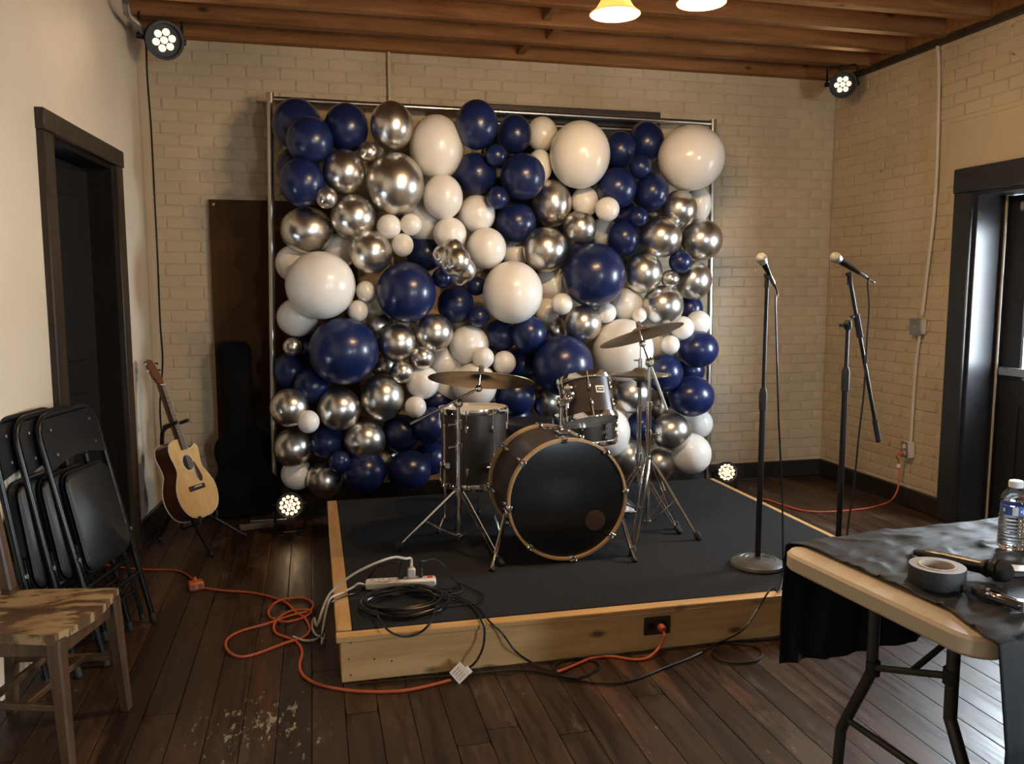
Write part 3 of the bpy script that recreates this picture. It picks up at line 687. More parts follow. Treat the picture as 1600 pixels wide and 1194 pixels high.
for i, p, rx, ry, c, ly in sorted(bl_info):
    cx, cy, a, b_, _, _ = BALLOONS[i]
    T = Matrix.Translation(p) @ Matrix.Rotation(rnd.uniform(-.25, .25), 4, 'Z') @ Matrix.Rotation(rnd.uniform(-.2, .2), 4, 'X') @ Matrix.Diagonal((rx, (rx+ry)/2, ry, 1))
    inst('balloon', BM[c], None, T, label=blabel(cx, cy, (a+b_)/2, c, ly), cat='balloon', group=CN[c]+' balloons of the balloon wall')
# pinched silver balloon made of lobes
tw = MB()
bm = bmesh.new()
mbd = bpy.data.metaballs.new('lobes'); mbd.resolution = .012; mbd.threshold = .1
tmp = bpy.data.objects.new('lobes', mbd); COL.objects.link(tmp)
for (ux, uy, ur, dy) in ((691, 400, 15, 0), (708, 392, 17, -.02), (716, 408, 19, -.05), (726, 422, 17, -.02), (703, 414, 14, -.03), (719, 432, 13, 0)):
    p = Y(ux, uy, 5.06+dy); e = mbd.elements.new(type='ELLIPSOID'); e.co = p; rr = ur*depth(p)/FPX*1.18; e.radius = 1; e.size_x = rr; e.size_y = rr; e.size_z = rr*1.1; e.stiffness = 8
bpy.context.view_layer.update()
me = bpy.data.meshes.new_from_object(tmp.evaluated_get(bpy.context.evaluated_depsgraph_get()))
bpy.data.objects.remove(tmp)
me.name = 'pinched_balloon'; me.materials.clear(); me.materials.append(M['silver'])
me.polygons.foreach_set('use_smooth', [True]*len(me.polygons))
inst('pinched_balloon', me, None, None, label='crumpled pinched silver balloon with several lobes, just left of a white balloon', cat='balloon')

# ================================================================== stage
SX0, SX1, SY0, SY1, SZ = .068, 2.66, 3.085, 5.15, .19
sg = thing('stage', 'low pine framed stage platform covered with charcoal carpet', 'stage', (1.36, 4.1, 0))
MB().box(((SX0+SX1)/2, SY0+.01, .082), (SX1-SX0, .02, .164), .003).build('front_board', M['pine'], sg)
MB().box((SX0+.01, (SY0+SY1)/2+.02, .082), (.02, SY1-SY0-.04, .164), .003).build('side_board', M['piney'], sg)
MB().box((SX1-.01, (SY0+SY1)/2+.02, .082), (.02, SY1-SY0-.04, .164), .003).build('side_board', M['piney'], sg)
MB().box(((SX0+SX1)/2, SY1-.01, .082), (SX1-SX0-.05, .02, .164), .003).build('back_board', M['pine'], sg)
MB().box(((SX0+SX1)/2-.002, SY0+.012, .176), (SX1-SX0+.03, .055, .024), .004).build('edge_trim', M['pine'], sg)
MB().box((SX0+.016, (SY0+SY1)/2+.03, .176), (.062, SY1-SY0-.05, .024), .004).build('edge_trim', M['piney'], sg)
MB().box((SX1-.008, (SY0+SY1)/2+.03, .176), (.036, SY1-SY0-.05, .024), .004).build('edge_trim', M['piney'], sg)
MB().box(((SX0+.045+SX1-.026)/2, (SY0+.038+SY1)/2, .177), (SX1-SX0-.073, SY1-SY0-.042, .026), .004).build('carpet', M['carpet'], sg)
for sx, sz in ((548, 1005), (545, 1030), (548, 1055), (585, 1030), (612, 1033)):
    p = Y(sx, sz, SY0-.0005); MB().rod((p.x, SY0+.002, p.z), (p.x, SY0-.002, p.z), .0035, n=8).build('nail_head', M['frameb'], sg)
po = Y(1026, 977, SY0)
op = MB().box((po.x, SY0-.004, po.z), (.118, .009, .076), .003).build('outlet_plate', M['frameb'], sg, label='dark brown outlet plate in the front board')
for dx in (-.028, .028): MB().rod((po.x+dx, SY0-.008, po.z), (po.x+dx, SY0-.011, po.z), .017, n=16).build('socket', M['black'], op)
SZ = .190

# ================================================================== drum kit
def drum(name, label, T, rad, h, nl, hoop, rim_m, top_m, bot_m, shell_m='shell', lug_len=.05, claws=False, group=None):
    """axis z of T, bottom head at z=0, top head at z=h"""
    t = thing(name, label, 'drum', T.translation, group)
    MB(T).lathe([(rad, .012), (rad, h-.012), (rad-.008, h-.012), (rad-.008, .012), (rad, .012)], 56).build('shell', M[shell_m], t)
    MB(T).lathe([(rad+.002, h-.014), (rad+.002, h), (rad-.006, h+.001), (0, h+.002), (0, h-.004), (rad-.006, h-.006), (rad-.006, h-.014), (rad+.002, h-.014)], 56).build('batter_head', M[top_m], t)
    MB(T).lathe([(rad+.002, .014), (rad+.002, 0), (rad-.006, -.001), (0, -.002), (0, .004), (rad-.006, .006), (rad-.006, .014), (rad+.002, .014)], 56).build('resonant_head', M[bot_m], t)
    hw, hr = hoop
    for z in (h-hw*.45, -hw*.55):
        MB(T).lathe([(rad+.002, z), (rad+hr, z), (rad+hr+.002, z+hw*.3), (rad+hr, z+hw), (rad+.002, z+hw), (rad+.002, z)], 64).build('hoop', M[rim_m], t)
    lug = MB().box((0, 0, 0), (.017, .014, lug_len), .006).mesh('lug', M['chrome'])
    rodm = MB().rod((0, 0, 0), (0, 0, 1), .0032, n=6).mesh('tension_rod', M['chrome'])
    for i in range(nl):
        a = 2*math.pi*(i+.5)/nl
        Q = T @ Matrix.Rotation(a, 4, 'Z')
        ends = ((h, -1), (0, 1))
        for z, sgn in ends:
            zc = z+sgn*min(h*.28, .085)
            inst('lug', lug, t, Q @ Matrix.Translation((rad+.006, 0, zc)))
            z0 = z-sgn*hw*.45
            inst('tension_rod', rodm, t, Q @ Matrix.Translation((rad+hr*.7+.004, 0, z0)) @ Matrix.Diagonal((1, 1, zc-z0, 1)))
            if claws:
                MB(Q).box((rad+hr*.55, 0, z-sgn*.004), (hr+.018, .026, hw+.008), .005).build('claw', M['chrome'], t)
                MB(Q).box((rad+hr*.7+.004, 0, z0-sgn*.016), (.008, .034, .009), .003).build('t_handle', M['chrome'], t)
    return t
def rods(t, name, m, *segs):
    for s_ in segs: MB().rod(s_[0], s_[1], s_[2], s_[3] if len(s_) > 3 else None).build(name, M[m], t)
# bass drum: axis along y, front (resonant) head towards the camera
bc = Y(886.5, 790, 3.70)
BR = .282
TB = Matrix.Translation((bc.x, 3.70, SZ+.012+BR+.014)) @ Matrix.Rotation(R(-90), 4, 'X') @ Matrix.Rotation(R(18), 4, 'Z')
bd_ = drum('bass_drum', 'large bass drum with black front head and natural wood hoops', TB, BR, .42, 8, (.034, .013), 'hoopw', 'headw', 'headb', lug_len=.06, claws=True)
bz = TB.translation.z
pp = Y(930, 813, 3.695)
MB().rod((pp.x, 3.694, pp.z), (pp.x, 3.6965, pp.z), .051, n=32).build('port_hole', M['hole'], bd_, label='round dark port hole in the front head')
for pa_, pb in (((793, 806), (768, 890)), ((976, 812), (992, 876))):
    a = Y(*pa_, 3.80); b = Z(pb[0], pb[1]+2, SZ+.004)
    a = Vector((a.x, 3.84, a.z))
    mid = a.lerp(b, .72)
    MB().rod(a, mid, .011, n=12).build('spur', M['chrome'], bd_)
    MB().rod(mid-(b-a)*.02, b+Vector((0, 0, .012)), .007, n=10).build('spur_tip', M['chrome'], bd_)
    MB().lathe([(0, 0), (.012, 0), (.013, .016), (.009, .032), (0, .032)], 12, frame(b, a-b)).build('rubber_foot', M['rubber'], bd_)
    MB().box(a.lerp(Vector((bc.x, a.y, bz)), .03), (.035, .05, .06), .01).build('spur_bracket', M['chrome'], bd_)
# tom post on the bass drum
tp = Y(877, 682, 3.90); tp = Vector((tp.x, 3.90, bz+math.sqrt(BR**2-(tp.x-bc.x)**2)-.004))
MB().box((tp.x, tp.y, tp.z+.02), (.075, .075, .04), .012).build('post_bracket', M['chrome'], bd_)
tq = Y(876, 625, 3.90)
MB().rod((tp.x, tp.y, tp.z), (tp.x, tp.y, tq.z), .0125, n=14).build('tom_post', M['chrome'], bd_)
MB().box((tp.x, tp.y, tq.z-.012), (.055, .05, .05), .012).build('post_clamp', M['chrome'], bd_)
for q in (-1, 1): MB().rod((tp.x+q*.03, tp.y, tp.z+.03), (tp.x+q*.06, tp.y-.01, tp.z+.035), .006).build('wing_screw', M['chrome'], bd_)
# rack tom
b0 = Y(922, 655, 3.92); t0 = Y(913, 595, 3.99)
ax = Vector((t0.x-b0.x, math.tan(R(22))*(t0.z-b0.z), t0.z-b0.z)).normalized()
RT = 43.5*depth(b0)/FPX-.010
TT = frame(b0, ax, (1, -.2, 0))
ht = (t0.z-b0.z)/ax.z
rtom = drum('rack_tom', 'small tilted tom drum mounted on top of the bass drum', TT, RT, ht, 6, (.028, .010), 'chrome', 'headw', 'headc')
ft = -ax.cross(Vector((1, 0, 0))).normalized()
ba = TT @ Vector((RT*.42, -RT*.91, ht*.58))
bdg = Y(935, 608, 3.80)
for w_, h_, m_, off in ((.050, .036, 'paper', .001), (.036, .018, 'black', .0025), (.026, .007, 'paper', .004)):
    o_ = TT @ Matrix.Rotation(R(-66), 4, 'Z')
    MB(o_).box((RT+off, 0, ht*.60), (.003, w_, h_), .001).build('badge', M[m_], rtom)
brk = TT @ Matrix.Rotation(R(-130), 4, 'Z')
MB(brk).box((RT+.02, 0, ht*.62), (.04, .055, .08), .012).build('mount_bracket', M['chrome'], rtom)
e0 = brk @ Vector((RT+.035, 0, ht*.55))
MB().tube([e0, e0+Vector((-.01, -.01, -.06)), Vector((tp.x+.05, tp.y, tq.z-.012)), Vector((tp.x, tp.y, tq.z-.012))], .0095, 10).build('tom_arm', M['chrome'], rtom)
MB().sphere(e0+Vector((-.004, -.004, -.02)), .024, 14).build('ball_clamp', M['chrome'], rtom)
for q in (0, 1): MB().rod(e0+Vector((0, 0, -.02-.03*q)), e0+Vector((-.045, -.01, -.02-.03*q)), .006).build('wing_screw', M['chrome'], rtom)
# snare behind
s0 = Y(914, 688, 4.40)
SR = .17
sn = drum('snare_drum', 'shallow snare drum on a stand behind the bass drum', frame(s0, (0, .05, 1)), SR, .13, 8, (.024, .009), 'chrome', 'headw', 'headw', lug_len=.04)
ss = thing('snare_stand', 'chrome tripod stand under the snare drum', 'drum stand', (s0.x, s0.y, SZ))
MB().rod((s0.x, s0.y, SZ+.08), (s0.x, s0.y, s0.z-.06), .012).build('stand_tube', M['chrome'], ss)
for k in range(3):
    a = R(30+120*k); d_ = Vector((math.cos(a), math.sin(a), 0))
    MB().tube([Vector((s0.x, s0.y, s0.z-.07)), Vector((s0.x, s0.y, s0.z-.05))+d_*.1, Vector((s0.x, s0.y, s0.z-.022))+d_*(SR-.01), Vector((s0.x, s0.y, s0.z+.014))+d_*(SR+.018)], .006).build('basket_arm', M['chrome'], ss)
    MB().rod(Vector((s0.x, s0.y, SZ+.30)), Vector((s0.x, s0.y, SZ+.012))+d_*.26, .007).build('leg', M['chrome'], ss)
    MB().box(Vector((s0.x, s0.y, SZ+.016))+d_*.26, (.03, .03, .028), .006).build('rubber_foot', M['rubber'], ss)
# floor tom
f0 = Y(741, 752, 4.42); f1 = Y(741, 640, 4.42)
FR = 54.5*depth(f1)/FPX-.012
TF = frame((f0.x, 4.42, f0.z), (0, .03, 1))
fh = f1.z-f0.z
ftm = drum('floor_tom', 'deep floor tom with white head standing on three legs', TF, FR, fh, 8, (.030, .011), 'chrome', 'headw', 'headc')
for px, py, fx, fy in ((681, 668, 656, 806), (763, 672, 751, 812)):
    base = Vector((f0.x, 4.42, 0))
    g = Z(fx, fy, SZ+.01); top = Y(px, py, 4.28)
    d_ = Vector((top.x-f0.x, -.14, 0)).normalized()
    a = base+d_*(FR+.032); a.z = top.z
    b = a.copy(); b.z = SZ+.11
    g2 = b+d_*.05; g2.z = SZ+.012
    MB().tube(catmull([a, a.lerp(b, .5), b, b+d_*.015+Vector((0, 0, -.035)), g2], 4), .0065, 10).build('leg', M['chrome'], ftm)
    MB().box(g2+Vector((0, 0, .004)), (.026, .026, .026), .008).build('rubber_foot', M['rubber'], ftm)
    c_ = base+d_*(FR+.018); c_.z = f0.z+fh*.30
    MB().box(c_, (.05, .04, .05), .012).build('leg_bracket', M['chrome'], ftm)
    MB().rod(c_, c_+Vector((-.045, -.03, 0)), .008).build('wing_screw', M['chrome'], ftm)
d_ = Vector((.3, .95, 0)).normalized(); a = Vector((f0.x, 4.42, f1.z-.1))+d_*(FR+.03); b = a.copy(); b.z = SZ+.012
MB().rod(b, a, .0065).build('leg', M['chrome'], ftm)
MB().box(b+Vector((0, 0, .003)), (.026, .026, .026), .008).build('rubber_foot', M['rubber'], ftm)
# drum throne
tc_ = Y(838, 667, 4.84)
th = thing('drum_throne', 'round black padded drum stool behind the bass drum', 'stool', (tc_.x, tc_.y, SZ))
MB(Matrix.Translation(tc_)).lathe([(0, -.045), (.16, -.045), (.185, -.035), (.195, 0), (.185, .03), (.16, .042), (0, .046)], 40).build('seat', M['leather'], th)
MB().rod((tc_.x, tc_.y, SZ+.05), (tc_.x, tc_.y, tc_.z-.04), .014).build('stem', M['chrome'], th)
for k in range(3):
    a = R(80+120*k); d_ = Vector((math.cos(a), math.sin(a), 0))
    MB().rod(Vector((tc_.x, tc_.y, SZ+.24)), Vector((tc_.x, tc_.y, SZ+.014))+d_*.2, .009).build('leg', M['chrome'], th)
    MB().box(Vector((tc_.x, tc_.y, SZ+.015))+d_*.2, (.03, .03, .028), .006).build('rubber_foot', M['rubber'], th)

def tripod(t, base, top_z, collar_z, feet, double=True):
    """chrome double braced tripod with rubber feet"""
    bx_, by_ = base
    low = Vector((bx_, by_, SZ+.075))
    MB().rod(low-Vector((0, 0, .02)), (bx_, by_, top_z), .0125, n=14).build('lower_tube', M['chrome'], t)
    MB().rod((bx_, by_, collar_z-.02), (bx_, by_, collar_z+.02), .021, n=16).build('collar', M['chrome'], t)
    MB().rod((bx_, by_, SZ+.06), (bx_, by_, SZ+.085), .019, n=16).build('brace_collar', M['chrome'], t)
    for f in feet:
        f = Vector((f[0], f[1], SZ+.014)); c = Vector((bx_, by_, collar_z))
        dr = Vector((f.x-bx_, f.y-by_, 0)).normalized(); c = c+dr*.022; sd = Vector((-dr.y, dr.x, 0))*.011
        for q in ((-1, 1) if double else (0,)):
            MB().tube([c+sd*q, c.lerp(f, .12)+sd*q*1.3, c.lerp(f, .85)+sd*q*1.0, f+(c-f)*.07+sd*q*.3], .0045, 8).build('leg', M['chrome'], t)
        m_ = c.lerp(f, .52)
        for q in ((-1, 1) if double else (0,)): MB().rod(Vector((bx_, by_, SZ+.073))+dr*.018+sd*q*.7, m_+sd*q*.7, .0035, n=8).build('brace', M['chrome'], t)
        MB().box(Vector((0, 0, 0)), (.032, .026, .052), .008, frame(f+Vector((0, 0, .008)), c-f)).build('rubber_foot', M['rubber'], t)
def cymbal(t, c, nrm, rad, bell=.055, name='cymbal', depth_=.022):
    T = frame(c, nrm)
    pr = [(.006, .030), (bell*.55, .026), (bell, .012), (bell*1.15, .0085), (rad*.55, .0015), (rad*.85, -.008), (rad, -.014), (rad, -.0155), (rad*.85, -.0098), (rad*.55, -.0005), (bell*1.15, .0068), (bell, .0105), (bell*.55, .0245), (.006, .0285)]
    MB(T).lathe(pr, 72).build(name, M['bronze'], t)
    return T
# left ride cymbal on a boom stand
YR = 4.0
rb = (Y(716, 628, YR).x, YR)
rs = thing('cymbal_stand', 'chrome boom stand with a wide ride cymbal left of the bass drum', 'cymbal stand', (rb[0], rb[1], SZ), 'cymbal stands of the drum kit')
fe = [Z(622, 860, SZ), Z(782, 884, SZ), Vector((rb[0]+.05, rb[1]+.33, SZ))]
tripod(rs, rb, Y(716, 700, YR).z, Y(716, 768, YR).z, fe)
clz = Y(716, 630, YR)
MB().rod((rb[0], YR, Y(716, 705, YR).z), (rb[0], YR, clz.z), .0095, n=14).build('upper_tube', M['chrome'], rs)
for py in (698, 663): 
    q = Y(716, py, YR); MB().rod((rb[0], YR, q.z-.02), (rb[0], YR, q.z+.02), .017, n=14).build('tube_clamp', M['chrome'], rs)
    MB().rod((rb[0], YR, q.z), (rb[0]-.05, YR-.015, q.z), .007).build('wing_screw', M['chrome'], rs)
MB().box(Vector((rb[0], YR, clz.z)), (.045, .035, .045), .012).build('boom_clamp', M['chrome'], rs)
MB().rod((rb[0], YR-.02, clz.z+.01), (rb[0]-.005, YR-.05, clz.z+.03), .006).build('wing_screw', M['chrome'], rs)
e1, e2 = Y(641, 663, YR-.03), Y(748, 607, YR-.03)
MB().rod(e1, e2, .0065, n=12).build('boom_arm', M['chrome'], rs)
MB().box(e2, (.034, .03, .034), .010).build('tilter', M['chrome'], rs)
ctr = Y(751.5, 589, YR-.03)
nr = Vector((.115, .26, 1)).normalized()
MB().rod(e2, ctr+nr*.055, .0045).build('tilter_rod', M['chrome'], rs)
cymbal(rs, ctr-nr*.004, nr, 82*depth(ctr)/FPX*1.005)
MB().rod(ctr+nr*.026, ctr+nr*.040, .014, n=14).build('felt', M['felt'], rs)
MB().box((0, 0, 0), (.026, .010, .018), .004, frame(ctr+nr*.049, nr)).build('wing_nut', M['felt'], rs)
# right crash cymbal
YC_ = 4.0
cb = (Y(1013, 700, YC_).x, YC_)
cs = thing('cymbal_stand', 'tall chrome stand with a tilted crash cymbal right of the bass drum', 'cymbal stand', (cb[0], cb[1], SZ), 'cymbal stands of the drum kit')
tripod(cs, cb, Y(1014, 640, YC_).z, Y(1014, 718, YC_).z, [Z(1090, 844, SZ), Z(988, 868, SZ), Z(1057, 827, SZ)])
clz = Y(1015, 566, YC_)
MB().rod((cb[0], YC_, Y(1014, 650, YC_).z), (cb[0], YC_, clz.z), .0095, n=14).build('upper_tube', M['chrome'], cs)
for py in (678, 634):
    q = Y(1015, py, YC_); MB().rod((cb[0], YC_, q.z-.02), (cb[0], YC_, q.z+.02), .017, n=14).build('tube_clamp', M['chrome'], cs)
    MB().rod((cb[0], YC_, q.z), (cb[0]+.055, YC_-.02, q.z), .007).build('wing_screw', M['chrome'], cs)
MB().box((cb[0], YC_, clz.z), (.045, .04, .05), .012).build('boom_clamp', M['chrome'], cs)
MB().rod((cb[0], YC_, clz.z+.004), (cb[0]+.05, YC_-.02, clz.z+.01), .008).build('wing_screw', M['chrome'], cs)
e1, e2 = Y(1042, 641, YC_-.03), Y(1004, 537, YC_-.03)
MB().rod(e1, clz.lerp(e2, .05), .0075, n=12).build('boom_counter_arm', M['cream'], cs)
MB().rod(clz, e2, .0065, n=12).build('boom_arm', M['chrome'], cs)
MB().box(e2, (.034, .03, .036), .010).build('tilter', M['chrome'], cs)
ctr = Y(1001, 519, YC_-.03); nr = Vector((-.20, .30, 1)).normalized()
MB().rod(e2, ctr+nr*.055, .0045).build('tilter_rod', M['chrome'], cs)
cymbal(cs, ctr-nr*.004, nr, 66.5*depth(ctr)/FPX*1.01)
MB().rod(ctr+nr*.024, ctr+nr*.040, .014, n=14).build('felt', M['felt'], cs)
MB().box((0, 0, 0), (.026, .010, .018), .004, frame(ctr+nr*.049, nr)).build('wing_nut', M['felt'], cs)
# hi-hat
YH = 4.28
hb = (Y(999, 640, YH).x, YH)
hh = thing('hi_hat_stand', 'chrome hi-hat stand with a pair of closed cymbals behind the tall cymbal stand', 'hi-hat', (hb[0], hb[1], SZ))
hz = Y(1000, 584, YH).z
tripod(hh, hb, hz-.18, Y(995, 735, YH).z, [(hb[0]-.27, hb[1]-.12), (hb[0]-.12, hb[1]+.27), (hb[0]+.12, hb[1]-.28)])
MB().rod((hb[0], YH, hz-.2), (hb[0], YH, hz-.035), .0095, n=14).build('upper_tube', M['chrome'], hh)
MB().lathe([(0, -.075), (.016, -.075), (.02, -.04), (.032, -.03), (.034, -.012), (0, -.012)], 20, Matrix.Translation((hb[0], YH, hz))).build('cup_seat', M['rubber'], hh)
MB().rod((hb[0], YH, hz-.05), (hb[0], YH, Y(1000, 528, YH).z), .0035, n=8).build('pull_rod', M['chrome'], hh)
rr = 48*depth((hb[0], YH, hz))/FPX
cymbal(hh, Vector((hb[0], YH, hz+.006)), (0, .03, 1), rr, .045, 'top_cymbal')
cymbal(hh, Vector((hb[0], YH, hz-.018)), (0, -.03, -1), rr, .045, 'bottom_cymbal')
MB().rod((hb[0], YH, hz+.03), (hb[0], YH, hz+.085), .011, n=12).build('clutch', M['chrome'], hh)
MB().rod((hb[0], YH, hz+.075), (hb[0]-.04, YH-.01, hz+.075), .005).build('wing_screw', M['chrome'], hh)
MB().rod((hb[0], YH, SZ+.35), (hb[0], YH, SZ+.39), .018, n=14).build('tube_clamp', M['chrome'], hh)
pd = Vector((hb[0]-.01, YH+.18, SZ+.03))
MB().box((0, 0, 0), (.09, .27, .014), .004, Matrix.Translation(pd+Vector((0, .02, .02))) @ Matrix.Rotation(R(9), 4, 'X')).build('foot_board', M['chrome'], hh)

# ================================================================== microphones on stands
def mic(name, label, tail, head, r=.0125, gm='grille', group=None, straight=False):
    tail, head = Vector(tail), Vector(head); d_ = (head-tail).normalized(); L = (head-tail).length
    t = thing(name, label, 'microphone', tail, group)
    T = frame(tail, d_)
    pr_ = [(0, 0), (r*.72, 0), (r*.8, .004), (r*.95, L*.25), (r*1.35, L*.80), (r*1.45, L*.83), (0, L*.83)]
    if straight: pr_ = [(0, 0), (r*.85, 0), (r*.95, .004), (r*.97, L*.22), (r*1.05, L*.225), (r*1.08, L*.74), (r*1.3, L*.80), (r*1.45, L*.83), (0, L*.83)]
    MB(T).lathe(pr_, 20).build('handle', M['micb'], t)
    R_ = r*(1.65 if straight else 1.95)
    MB(T).lathe([(r*1.3, L-R_*.95), (R_*.8, L-R_*.75), (R_*.95, L-R_*.35), (R_, L), (R_*.93, L+R_*.37), (R_*.75, L+R_*.68), (R_*.42, L+R_*.9), (0, L+R_)] if straight else [(r*1.45, L-R_*1.5), (R_*.97, L-R_*.62), (R_, L-R_*.35), (R_*.95, L-R_*.05), (R_*.75, L+R_*.33), (R_*.4, L+R_*.56), (0, L+R_*.63)], 24).build('grille', M[gm], t)
    MB(T).lathe([(R_*.9, L-R_*.5), (R_*1.07, L-R_*.5), (R_*1.07, L-R_*.3), (R_*.9, L-R_*.3), (R_*.9, L-R_*.5)], 24).build('grille_band', M['steel' if gm == 'grille' else 'micb'], t)
    if straight:
        MB(T).lathe([(0, -.03), (r*.5, -.03), (r*.62, -.024), (r*.75, 0), (0, 0)], 14).build('antenna_cap', M['rubber'], t)
        return T
    MB(T).lathe([(r*.55, -.05), (r*.72, -.045), (r*.75, 0), (0, 0)], 14).build('connector', M['steel' if gm == 'grille' else 'micb'], t)
    MB(T).lathe([(r*.25, -.085), (r*.3, -.08), (r*.6, -.05), (0, -.05)], 12).build('cable_boot', M['rubber'], t)
    return T
def round_base(t, c):
    MB(Matrix.Translation(c)).lathe([(0, .045), (.016, .045), (.02, .036), (.055, .034), (.057, .036), (.061, .034), (.08, .033), (.082, .035), (.086, .033), (.105, .029), (.122, .018), (.126, .006), (.122, 0), (0, 0)], 48).build('round_base', M['castiron'], t)
b1 = Z(1183.5, 884, SZ); b1.z = SZ+.0005
ms = thing('microphone_stand', 'straight black microphone stand with heavy round base on the stage', 'microphone stand', b1, 'microphone stands on the stage')
round_base(ms, b1)
MB().rod(b1+Vector((0, 0, .03)), (b1.x, b1.y, Y(1191, 640, b1.y).z), .0135, n=16).build('lower_tube', M['black'], ms)
zc = Y(1191, 625, b1.y).z
MB(Matrix.Translation((b1.x, b1.y, zc))).lathe([(.009, -.05), (.018, -.045), (.0185, .03), (.012, .055), (.009, .055)], 18).build('clutch', M['rubber'], ms)
zt = Y(1197, 443, b1.y).z
MB().rod((b1.x, b1.y, zc), (b1.x, b1.y, zt), .0085, n=14).build('upper_tube', M['black'], ms)
clipc = Vector((b1.x, b1.y, zt))
MB().tube([clipc-Vector((0, 0, .02)), clipc+Vector((0, 0, .02)), clipc+Vector((-.004, 0, .045))], [.012, .011, .013], 10).build('mic_clip', M['rubber'], ms)
T1 = mic('microphone', 'black microphone with silver mesh head on the straight stand', Y(1202, 429, b1.y-.035), Y(1188.5, 401, b1.y-.045), .0125, group='microphones on stands')
b2 = Vector((2.424, 3.40, SZ+.0005))
m2 = thing('microphone_stand', 'black boom microphone stand behind the table, its arm swung down to the right', 'microphone stand', b2, 'microphone stands on the stage')
round_base(m2, b2)
z1_ = Y(1323, 600, 3.4).z; zpv = Y(1325, 508, 3.4).z
MB().rod(b2+Vector((0, 0, .03)), (b2.x, b2.y, z1_), .0135, n=16).build('lower_tube', M['black'], m2)
MB(Matrix.Translation((b2.x, b2.y, z1_+.02))).lathe([(.009, -.06), (.018, -.05), (.0185, .04), (.012, .06), (.009, .06)], 18).build('clutch', M['rubber'], m2)
MB().rod((b2.x, b2.y, z1_), (b2.x, b2.y, zpv-.02), .0085, n=14).build('upper_tube', M['black'], m2)
pv = Vector((b2.x, b2.y, zpv))
MB().box(pv, (.034, .03, .05), .01).build('boom_joint', M['rubber'], m2)
MB().rod(pv, pv+Vector((-.055, -.02, .0)), .008).build('wing_screw', M['rubber'], m2)
ba_, bb_ = Y(1328, 438, 3.37), Y(1371, 680, 3.37)
MB().rod(ba_, bb_, .0085, n=14).build('boom_arm', M['black'], m2)
ja = ba_.lerp(bb_, .215); jb = ba_.lerp(bb_, .36)
MB().rod(ja, jb, .0145, n=14).build('boom_sleeve', M['rubber'], m2)
MB().rod(ja.lerp(jb, .1), ja.lerp(jb, .1)+Vector((-.04, -.02, .0)), .008).build('wing_screw', M['rubber'], m2)
MB().rod(bb_.lerp(ba_, .10), bb_+(bb_-ba_)*.045, .0125, n=14).build('counterweight', M['rubber'], m2)
MB().tube([ba_-Vector((0, 0, .02)), ba_+Vector((-.002, 0, .015)), ba_+Vector((-.012, 0, .035))], [.012, .011, .014], 10).build('mic_clip', M['rubber'], m2)
T2 = mic('microphone', 'black microphone with silver mesh head on the boom stand', Y(1342, 426, 3.37), Y(1303, 401, 3.35), .0125, group='microphones on stands')

# ================================================================== acoustic guitar on its stand, guitar case
gb = Y(322, 806, 5.02); gh = Y(238, 560, 5.20)
ga = (gh-gb).normalized()
gn = Vector((.90, -.44, .0)); gn = (gn-ga*gn.dot(ga)).normalized()
gs = ga.cross(gn)*-1                                  # towards the treble side
GL = (gh-gb).length; K = GL/1.03
G = Matrix((gs, ga, gn)).transposed().to_4x4(); 
if G.to_3x3().determinant() < 0: gs = -gs; G = Matrix((gs, ga, gn)).transposed().to_4x4()
G.translation = gb; G = G @ Matrix.Scale(K, 4)
# which side of the body lies to the right of the picture
sgn = 1 if rt.dot(gs) > 0 else -1
half = [(0, 0), (.07, .004), (.135, .028), (.178, .075), (.197, .14), (.190, .20), (.160, .255), (.132, .295), (.126, .325), (.132, .37), (.142, .41), (.138, .45), (.115, .482), (.07, .497), (.028, .50)]
trb = [(.028, .50), (.034, .455), (.06, .432), (.095, .44), (.128, .452), (.143, .432), (.143, .405), (.132, .37), (.126, .325), (.132, .295), (.160, .255), (.190, .20), (.197, .14), (.178, .075), (.135, .028), (.07, .004)]
out = [(sgn*p[0], p[1]) for p in [(q[0], q[1]) for q in trb]][::-1]
out = [(p[0], p[1]) for p in catmull([(sgn*q[0], q[1], 0) for q in trb[::-1]]+[(-sgn*q[0], q[1], 0) for q in half[1:][::-1]][0:0]+[], 4)]
right = [Vector((sgn*q[0], q[1], 0)) for q in trb[::-1]]            # bottom to neck, cutaway side
left = [Vector((-sgn*q[0], q[1], 0)) for q in half[::-1]]           # neck to bottom, plain side
oc = catmull(right, 4)+catmull(left, 4)[:-1]
outl = [(p.x, p.y) for p in oc]
area = sum(a[0]*b[1]-b[0]*a[1] for a, b in zip(outl, outl[1:]+outl[:1]))
if area < 0: outl = outl[::-1]
gt = thing('acoustic_guitar', 'spruce topped acoustic guitar with cutaway leaning on a black stand', 'guitar', gb)
MB(G).prism(outl, -.105, -.003, smooth=True).build('body_sides', M['mahog'], gt, 50)
def off(o_, k):
    cx = sum(p[0] for p in o_)/len(o_); cy = sum(p[1] for p in o_)/len(o_)
    return [(cx+(p[0]-cx)*k, cy+(p[1]-cy)*k) for p in o_]
MB(G).prism(off(outl, .985), -.004, .001).build('soundboard', M['spruce'], gt)
MB(G).tube([Vector((p[0], p[1], -.002)) for p in outl], .0035, 6, True).build('binding', M['binding'], gt)
MB(G).tube([Vector((p[0], p[1], -.104)) for p in outl], .0035, 6, True).build('binding', M['binding'], gt)
MB(G).lathe([(0, .0015), (.049, .0015), (.049, .003), (0, .003)], 32, Matrix.Translation((0, .348, 0))).build('sound_hole', M['blackm'], gt)
MB(G).lathe([(.050, .001), (.057, .001), (.057, .0025), (.050, .0025), (.050, .001)], 32, Matrix.Translation((0, .348, 0))).build('rosette', M['binding'], gt)
